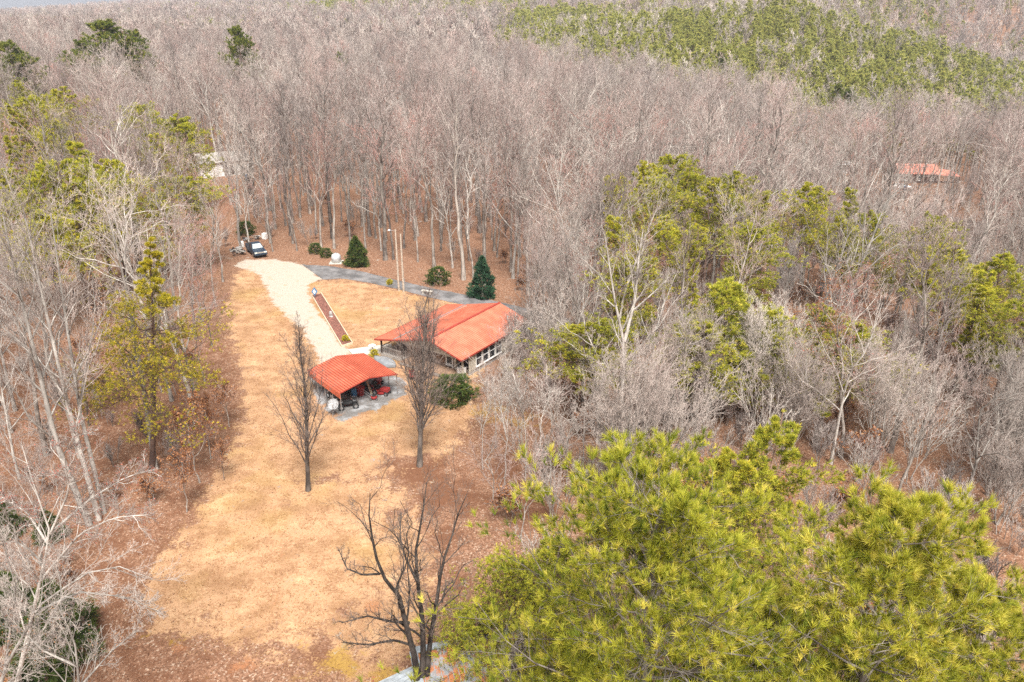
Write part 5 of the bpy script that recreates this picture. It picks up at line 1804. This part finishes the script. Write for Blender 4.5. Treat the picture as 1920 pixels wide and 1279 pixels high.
def mower(x, y, rz, label, riding=True):
    t = thing('lawn_mower', label, 'lawn mower', cpos(x, y), cpr + rz)
    if riding:
        MB().box((0, -.45, .55), (.62, .85, .38)).build('bonnet', M['red'], t, bevel=.06)
        MB().box((0, .45, .40), (.85, .8, .16)).build('mudguard', M['red'], t, bevel=.05)
        MB().box((0, .42, .62), (.45, .42, .12)).box((0, .64, .82), (.45, .1, .36)).build('seat', M['black'], t)
        MB().tube([(0, 0, .6), (0, .12, .95)], .03, 6).tube([(math.cos(a) * .19, .12 + math.sin(a) * .19, .96) for a in np.linspace(0, 6.28, 13)], .02, 5).build('steering_wheel', M['black'], t)
        MB().lathe([(.5, .12), (.5, .26), (.4, .3), (.01, .3)], 14).build('cutting_deck', M['red'], t)
        wheel_set(t, [(s * .36, -.72, .2) for s in (-1, 1)], .2, .16)
        wheel_set(t, [(s * .42, .48, .27) for s in (-1, 1)], .27, .24)
    else:
        MB().lathe([(.32, .1), (.32, .24), (.2, .3), (.01, .31)], 14).build('cutting_deck', M['red'], t)
        MB().box((0, 0, .4), (.3, .3, .2)).build('engine', M['black'], t, bevel=.03)
        MB().tube([(-.22, .25, .25), (-.22, 1.0, .95), (.22, 1.0, .95), (.22, .25, .25)], .018, 6).build('handle', M['steel'], t)
        wheel_set(t, [(a, b, .11) for a in (-.33, .33) for b in (-.28, .28)], .11, .07)


mower(5.2, 1.3, .5, 'red riding mower under the carport by the right-hand post')
mower(5.6, 2.9, 2.2, 'dark red riding mower deeper under the carport beside the tarp')
mower(4.0, .75, .9, 'small red push mower at the open front of the carport', False)
# four-wheeler with silver rack
t = thing('quad_bike', 'black quad bike with silver racks at the near corner of the carport', 'quad bike', cpos(1.15, .9), cpr + 1.2)
MB().box((0, 0, .55), (.5, 1.5, .25)).build('frame', M['black'], t, bevel=.05)
MB().box((0, .15, .78), (.34, .75, .16)).build('seat', M['black'], t, bevel=.05)
for s in (-1, 1):
    MB().box((0, s * .68, .72), (1.05, .5, .08)).build('mudguard', M['black'], t, bevel=.03)
    MB().tube([(-.4, s * .5, .84), (.4, s * .5, .84), (.4, s * .95, .84), (-.4, s * .95, .84), (-.4, s * .5, .84)], .02, 6).build('rack', M['chrome'], t)
MB().tube([(-.42, -.4, 1.02), (0, -.35, .98), (.42, -.4, 1.02)], .02, 6).build('handlebar', M['chrome'], t)
wheel_set(t, [(a * .5, b * .7, .3) for a in (-1, 1) for b in (-1, 1)], .3, .24)
t = thing('motorcycle', 'dark motorcycle parked under the carport side panel', 'motorcycle', cpos(.75, 3.2), cpr + .15)
MB().tube([(0, -.6, .95), (0, 0, .8), (0, .6, .85)], [.06, .17, .1], 8).build('body', M['black'], t)
MB().box((0, .3, .86), (.26, .7, .1)).build('seat', M['black'], t, bevel=.03)
MB().tube([(0, -.75, .3), (0, -.55, 1.0)], .035, 6).build('fork', M['chrome'], t)
MB().tube([(-.36, -.45, 1.08), (.36, -.45, 1.08)], .02, 6).build('handlebar', M['chrome'], t)
MB().box((0, .0, .45), (.3, .5, .36)).build('engine', M['steel'], t, bevel=.04)
wheel_set(t, [(0, -.75, .31), (0, .72, .31)], .31, .12)
t = thing('wheeled_bin', 'bright red wheeled bin under the carport', 'bin', cpos(3.3, 2.2), cpr + .3)
MB().add([(-.24, -.26, .06), (.24, -.26, .06), (.24, .26, .06), (-.24, .26, .06), (-.32, -.36, 1.0), (.32, -.36, 1.0), (.32, .36, 1.0), (-.32, .36, 1.0)],
         [(3, 2, 1, 0), (4, 5, 6, 7), (0, 1, 5, 4), (1, 2, 6, 5), (2, 3, 7, 6), (3, 0, 4, 7)]).build('tub', M['red'], t, bevel=.03)
MB().box((0, 0, 1.04), (.68, .76, .06)).build('lid', M['red'], t, bevel=.02)
wheel_set(t, [(s * .27, .3, .1) for s in (-1, 1)], .1, .06)
t = thing('barrel', 'blue plastic barrel under the carport beside the red bin', 'barrel', cpos(2.75, 2.5))
MB().lathe([(.01, .0), (.27, .0), (.29, .05), (.30, .3), (.28, .32), (.30, .34), (.30, .62), (.28, .64), (.30, .66), (.29, .88), (.26, .92), (.01, .92)], 16).build('shell', M['blue'], t)
MB().lathe([(.05, .92), (.05, .96), (.01, .96)], 8, (.12, 0, 0)).build('bung', M['white'], t)
t = thing('gas_can', 'magenta plastic jug with pale cap on the carport gravel', 'jug', cpos(2.05, 1.5))
MB().lathe([(.01, 0), (.2, 0), (.24, .06), (.24, .34), (.15, .46), (.06, .5), (.06, .56)], 14).build('jug', M['pink'], t)
MB().lathe([(.07, .54), (.07, .62), (.01, .63)], 10).build('cap', M['white'], t)
t = thing('covered_pile', 'black tarp-covered pile deep under the carport', 'pile', cpos(3.6, 4.4), cpr)
mb = MB()
g4 = np.random.default_rng(9)
for i in range(9):
    for k in range(9):
        x, y = (i - 4) / 4, (k - 4) / 4
        hh = max(0, (1 - x ** 4) * (1 - y ** 4)) * (1.15 + .3 * g4.uniform()) if abs(x) < 1 and abs(y) < 1 else -.02
        mb.v.append((x * 1.3, y * 1.5, hh))
for i in range(8):
    for k in range(8):
        a = i * 9 + k
        mb.f.append((a, a + 9, a + 10, a + 1))
mb.build('tarp', M['black'], t)
MB().tube([(-1.3, 0, .9), (-.5, 0, 1.38), (.5, 0, 1.4), (1.3, 0, .9)], .02, 5).build('rope', M['steel'], t)
# bench grinder table / trailer ramp: long pale plank leaning in
tag(MB().bar((0, 0, .05), (.5, 1.9, .9), .22, .04).build('leaning_plank', M['board'], None, cpos(4.3, 1.7), cpr), 'pale plank leaning between the mowers and the tarp pile', 'plank')

# satellite dish on a tripod
q = gp(627, 779)
t = thing('satellite_dish', 'round grey satellite dish on legs in front of the carport corner', 'dish', (q[0], q[1], float(hz(q[0], q[1]))))
tilt = Matrix.Rotation(math.radians(58), 3, 'X')
mb = MB()
prof = [(r, .22 * r * r) for r in np.linspace(0.01, .52, 7)]
mb.lathe(prof + [(.53, .075), (.52, .05)] + [(r, .22 * r * r - .02) for r in np.linspace(.5, .01, 5)], 24)
mb.v = [tuple(tilt @ Vector(p) + Vector((0, -.05, 1.25))) for p in mb.v]
mb.build('reflector', M['dishmesh'], t, smooth=True)
for a in (.3, 2.4, 4.5):
    MB().tube([(0, 0, 1.15), (.4 * math.cos(a), .4 * math.sin(a), -.02)], .025, 6).build('leg', M['steel'], t)
feed = tilt @ Vector((0, 0, .42)) + Vector((0, -.05, 1.25))
MB().tube([tilt @ Vector((0, -.5, .06)) + Vector((0, -.05, 1.25)), feed], .015, 6).build('feed_arm', M['steel'], t)
MB().box(feed, (.1, .1, .1)).build('feed_horn', M['white'], t)

# porch-side things
q = gp(722, 682)
t = thing('covered_boat', 'small grey upturned boat lying beside the porch', 'boat', (q[0], q[1], float(hz(q[0], q[1]))), .9)
mb = MB()
for i in range(13):
    s = i / 12 * 2 - 1
    w_ = .75 * (1 - abs(s) ** 2.6) + .04
    for k in range(9):
        a = math.pi * k / 8
        mb.v.append((w_ * math.cos(a), 1.7 * s, .05 + .62 * (1 - .35 * s * s) * math.sin(a) ** .7))
for i in range(12):
    for k in range(8):
        a = i * 9 + k
        mb.f.append((a, a + 9, a + 10, a + 1))
mb.build('hull', M['tarp'], t, smooth=True)
MB().tube([(0, 1.7 * s, .05 + .62 * (1 - .35 * s * s) + .02) for s in np.linspace(-.95, .95, 9)], .03, 5).build('keel', M['wood_grey'], t)
q = gp(774, 712)
t = thing('garden_chair', 'red garden chair standing at the foot of the porch', 'chair', (q[0], q[1], float(hz(q[0], q[1]))), .4)
MB().box((0, 0, .42), (.55, .5, .05)).build('seat', M['red'], t)
MB().bar((0, .25, .45), (0, .38, 1.0), .55, .04, (0, 1, 0)).build('backrest', M['red'], t)
for sx in (-.24, .24):
    for sy in (-.2, .2):
        MB().box((sx, sy, .2), (.05, .05, .44)).build('leg', M['red'], t)
q = gp(1055, 1147)
t = thing('bucket', 'teal bucket lying among the low pines by the shed', 'bucket', (q[0], q[1], float(hz(q[0], q[1]))), .5)
tl = Matrix.Rotation(1.2, 3, 'X')
mb = MB().lathe([(.01, 0), (.17, 0), (.2, .4), (.19, .4), (.16, .02)], 14)
mb.v = [tuple(tl @ Vector(p) + Vector((0, 0, .2))) for p in mb.v]
mb.build('pail', M['teal'], t)
MB().tube([tl @ Vector((math.cos(a) * .2, 0, .4 + math.sin(a) * .2)) + Vector((0, 0, .2)) for a in np.linspace(0, math.pi, 9)], .008, 5).build('handle', M['steel'], t)

# at the far houses
def car(u, v, z0, rz, mat, label):
    q = on_ground(u, v)
    t = thing('parked_car', label, 'car', (q[0], q[1], float(hz(q[0], q[1]))), rz)
    b = MB()
    prof = [(-2.2, .4), (-2.2, .75), (-1.1, .92), (-.5, 1.4), (.9, 1.42), (1.6, .98), (2.2, .9), (2.2, .4)]
    n = len(prof)
    w = lambda z: .88 if z < 1 else .68
    b.add([(-w(z), y, z) for y, z in prof] + [(w(z), y, z) for y, z in prof], [tuple(range(n)), tuple(reversed(range(n, 2 * n)))] + [(i, i + n, (i + 1) % n + n, (i + 1) % n) for i in range(n)])
    b.build('body', mat, t, bevel=.04)
    for s in (-1, 1):
        MB().add([(s * .80, -.95, 1.0), (s * .80, 1.2, 1.04), (s * .73, .8, 1.34), (s * .73, -.4, 1.32), (s * .78, -.95, 1.0), (s * .78, 1.2, 1.04), (s * .71, .8, 1.34), (s * .71, -.4, 1.32)],
                 [(0, 1, 2, 3), (7, 6, 5, 4), (0, 4, 5, 1), (1, 5, 6, 2), (2, 6, 7, 3), (3, 7, 4, 0)]).build('side_window', M['glass'], t)
    wheel_set(t, [(a * .78, b_, .32) for a in (-1, 1) for b_ in (-1.35, 1.35)], .32, .2)


car(1690, 354, -8, 1.3, M['white'], 'white car parked below the faded red-roofed house')
car(1488, 362, -6, .8, M['white'], 'white car parked at the clearing edge beyond the olive pines')
car(1592, 366, -7, 1.1, M['white'], 'white car parked between the mobile home and the olive pines')
car(1530, 320, -7, .3, M['car_blue'], 'small dark blue car parked beside the white mobile home')
def drum(u, v, z0, label):
    q = on_ground(u, v)
    t = thing('barrel', label, 'barrel', (q[0], q[1], float(hz(q[0], q[1]))))
    MB().lathe([(.01, 0), (.4, 0), (.42, .6), (.4, 1.15), (.01, 1.15)], 12).build('shell', M['blue'], t)
    MB().lathe([(.43, 1.1), (.44, 1.2), (.01, 1.24)], 12).build('lid', M['blue'], t)
drum(1697, 357, -8, 'blue barrel standing by the white car below the faded red roof')
drum(463, 338, 0, 'pale blue barrel among trunks beside the half-hidden white house')

# fallen leaves lying about, and dead grass standing up from the lawn
g5 = np.random.default_rng(21)
n = 60000
lx, ly = g5.uniform(-45, 34, n), 33 + 95 * g5.uniform(0, 1, n) ** 1.6
lsd = sdist(lx, ly, LAWN)
p_ = np.where(lsd < 0, .9, .10 + .5 * np.exp(-lsd / 1.5))
p_ = np.where(np.maximum(sdist(lx, ly, DRIVE), sdist(lx, ly, PAD)) > 0, .03, p_)
k_ = g5.uniform(0, 1, n) < p_
lx, ly = lx[k_], ly[k_]
lg = Geo()
leafs(lg, np.stack([lx, ly, hz(lx, ly) + .05], 1), g5, .115)
M['fallen_leaf'] = needle('fallen_leaf', (0.14, 0.062, 0.033), (0.30, 0.165, 0.095), (0.46, 0.31, 0.21), .1)
tag(link('fallen_leaves', lg.mesh('fallen_leaves', M['fallen_leaf'])), 'brown fallen leaves strewn over the woodland edge', 'leaves', kind='stuff')
n = 90000
lx, ly = g5.uniform(-45, 8, n), 33 + 90 * g5.uniform(0, 1, n) ** 1.5
A = sdist(lx, ly, LAWN)
k_ = (A > -.5 + g5.normal(0, .5, n)) & (sdist(lx, ly, DRIVE) < -.1) & (sdist(lx, ly, PAD) < -.1) & (blobs(lx, ly, RED_B) < g5.uniform(.2, .9, n))
hx = HR + Matrix.Rotation(-math.asin(.559), 3, 'Z') @ Vector((-6, 6.4, 0))
k_ &= np.hypot(lx - hx.x, ly - hx.y) > 7.8
lx, ly = lx[k_], ly[k_]
gg = Geo()
B = np.stack([lx, ly, hz(lx, ly)], 1)
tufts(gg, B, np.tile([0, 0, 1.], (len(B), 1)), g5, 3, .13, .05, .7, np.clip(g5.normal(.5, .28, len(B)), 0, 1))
M['straw'] = needle('straw', (0.26, 0.14, 0.055), (0.42, 0.255, 0.11), (0.54, 0.36, 0.175), .2)
tag(link('dry_grass', gg.mesh('dry_grass', M['straw'])), 'short dry golden grass standing on the lawn', 'grass', kind='stuff')

# ------------------------------------------------------------------ the air: a thin even haze round everything
hm = bpy.data.materials.new('haze')
hm.use_nodes = True
hn = hm.node_tree
hn.nodes.clear()
ho = hn.nodes.new('ShaderNodeOutputMaterial')
pv = hn.nodes.new('ShaderNodeVolumePrincipled')
pv.inputs['Color'].default_value = (0.86, 0.90, 1.0, 1)
pv.inputs['Density'].default_value = 0.00013
pv.inputs['Anisotropy'].default_value = 0.0
hn.links.new(pv.outputs[0], ho.inputs['Volume'])
hzb = MB().box((0, 2900, 30), (9800, 6200, 140)).build('haze', hm)
tag(hzb, 'thin pale haze filling the air over the whole wood', 'haze', kind='stuff')
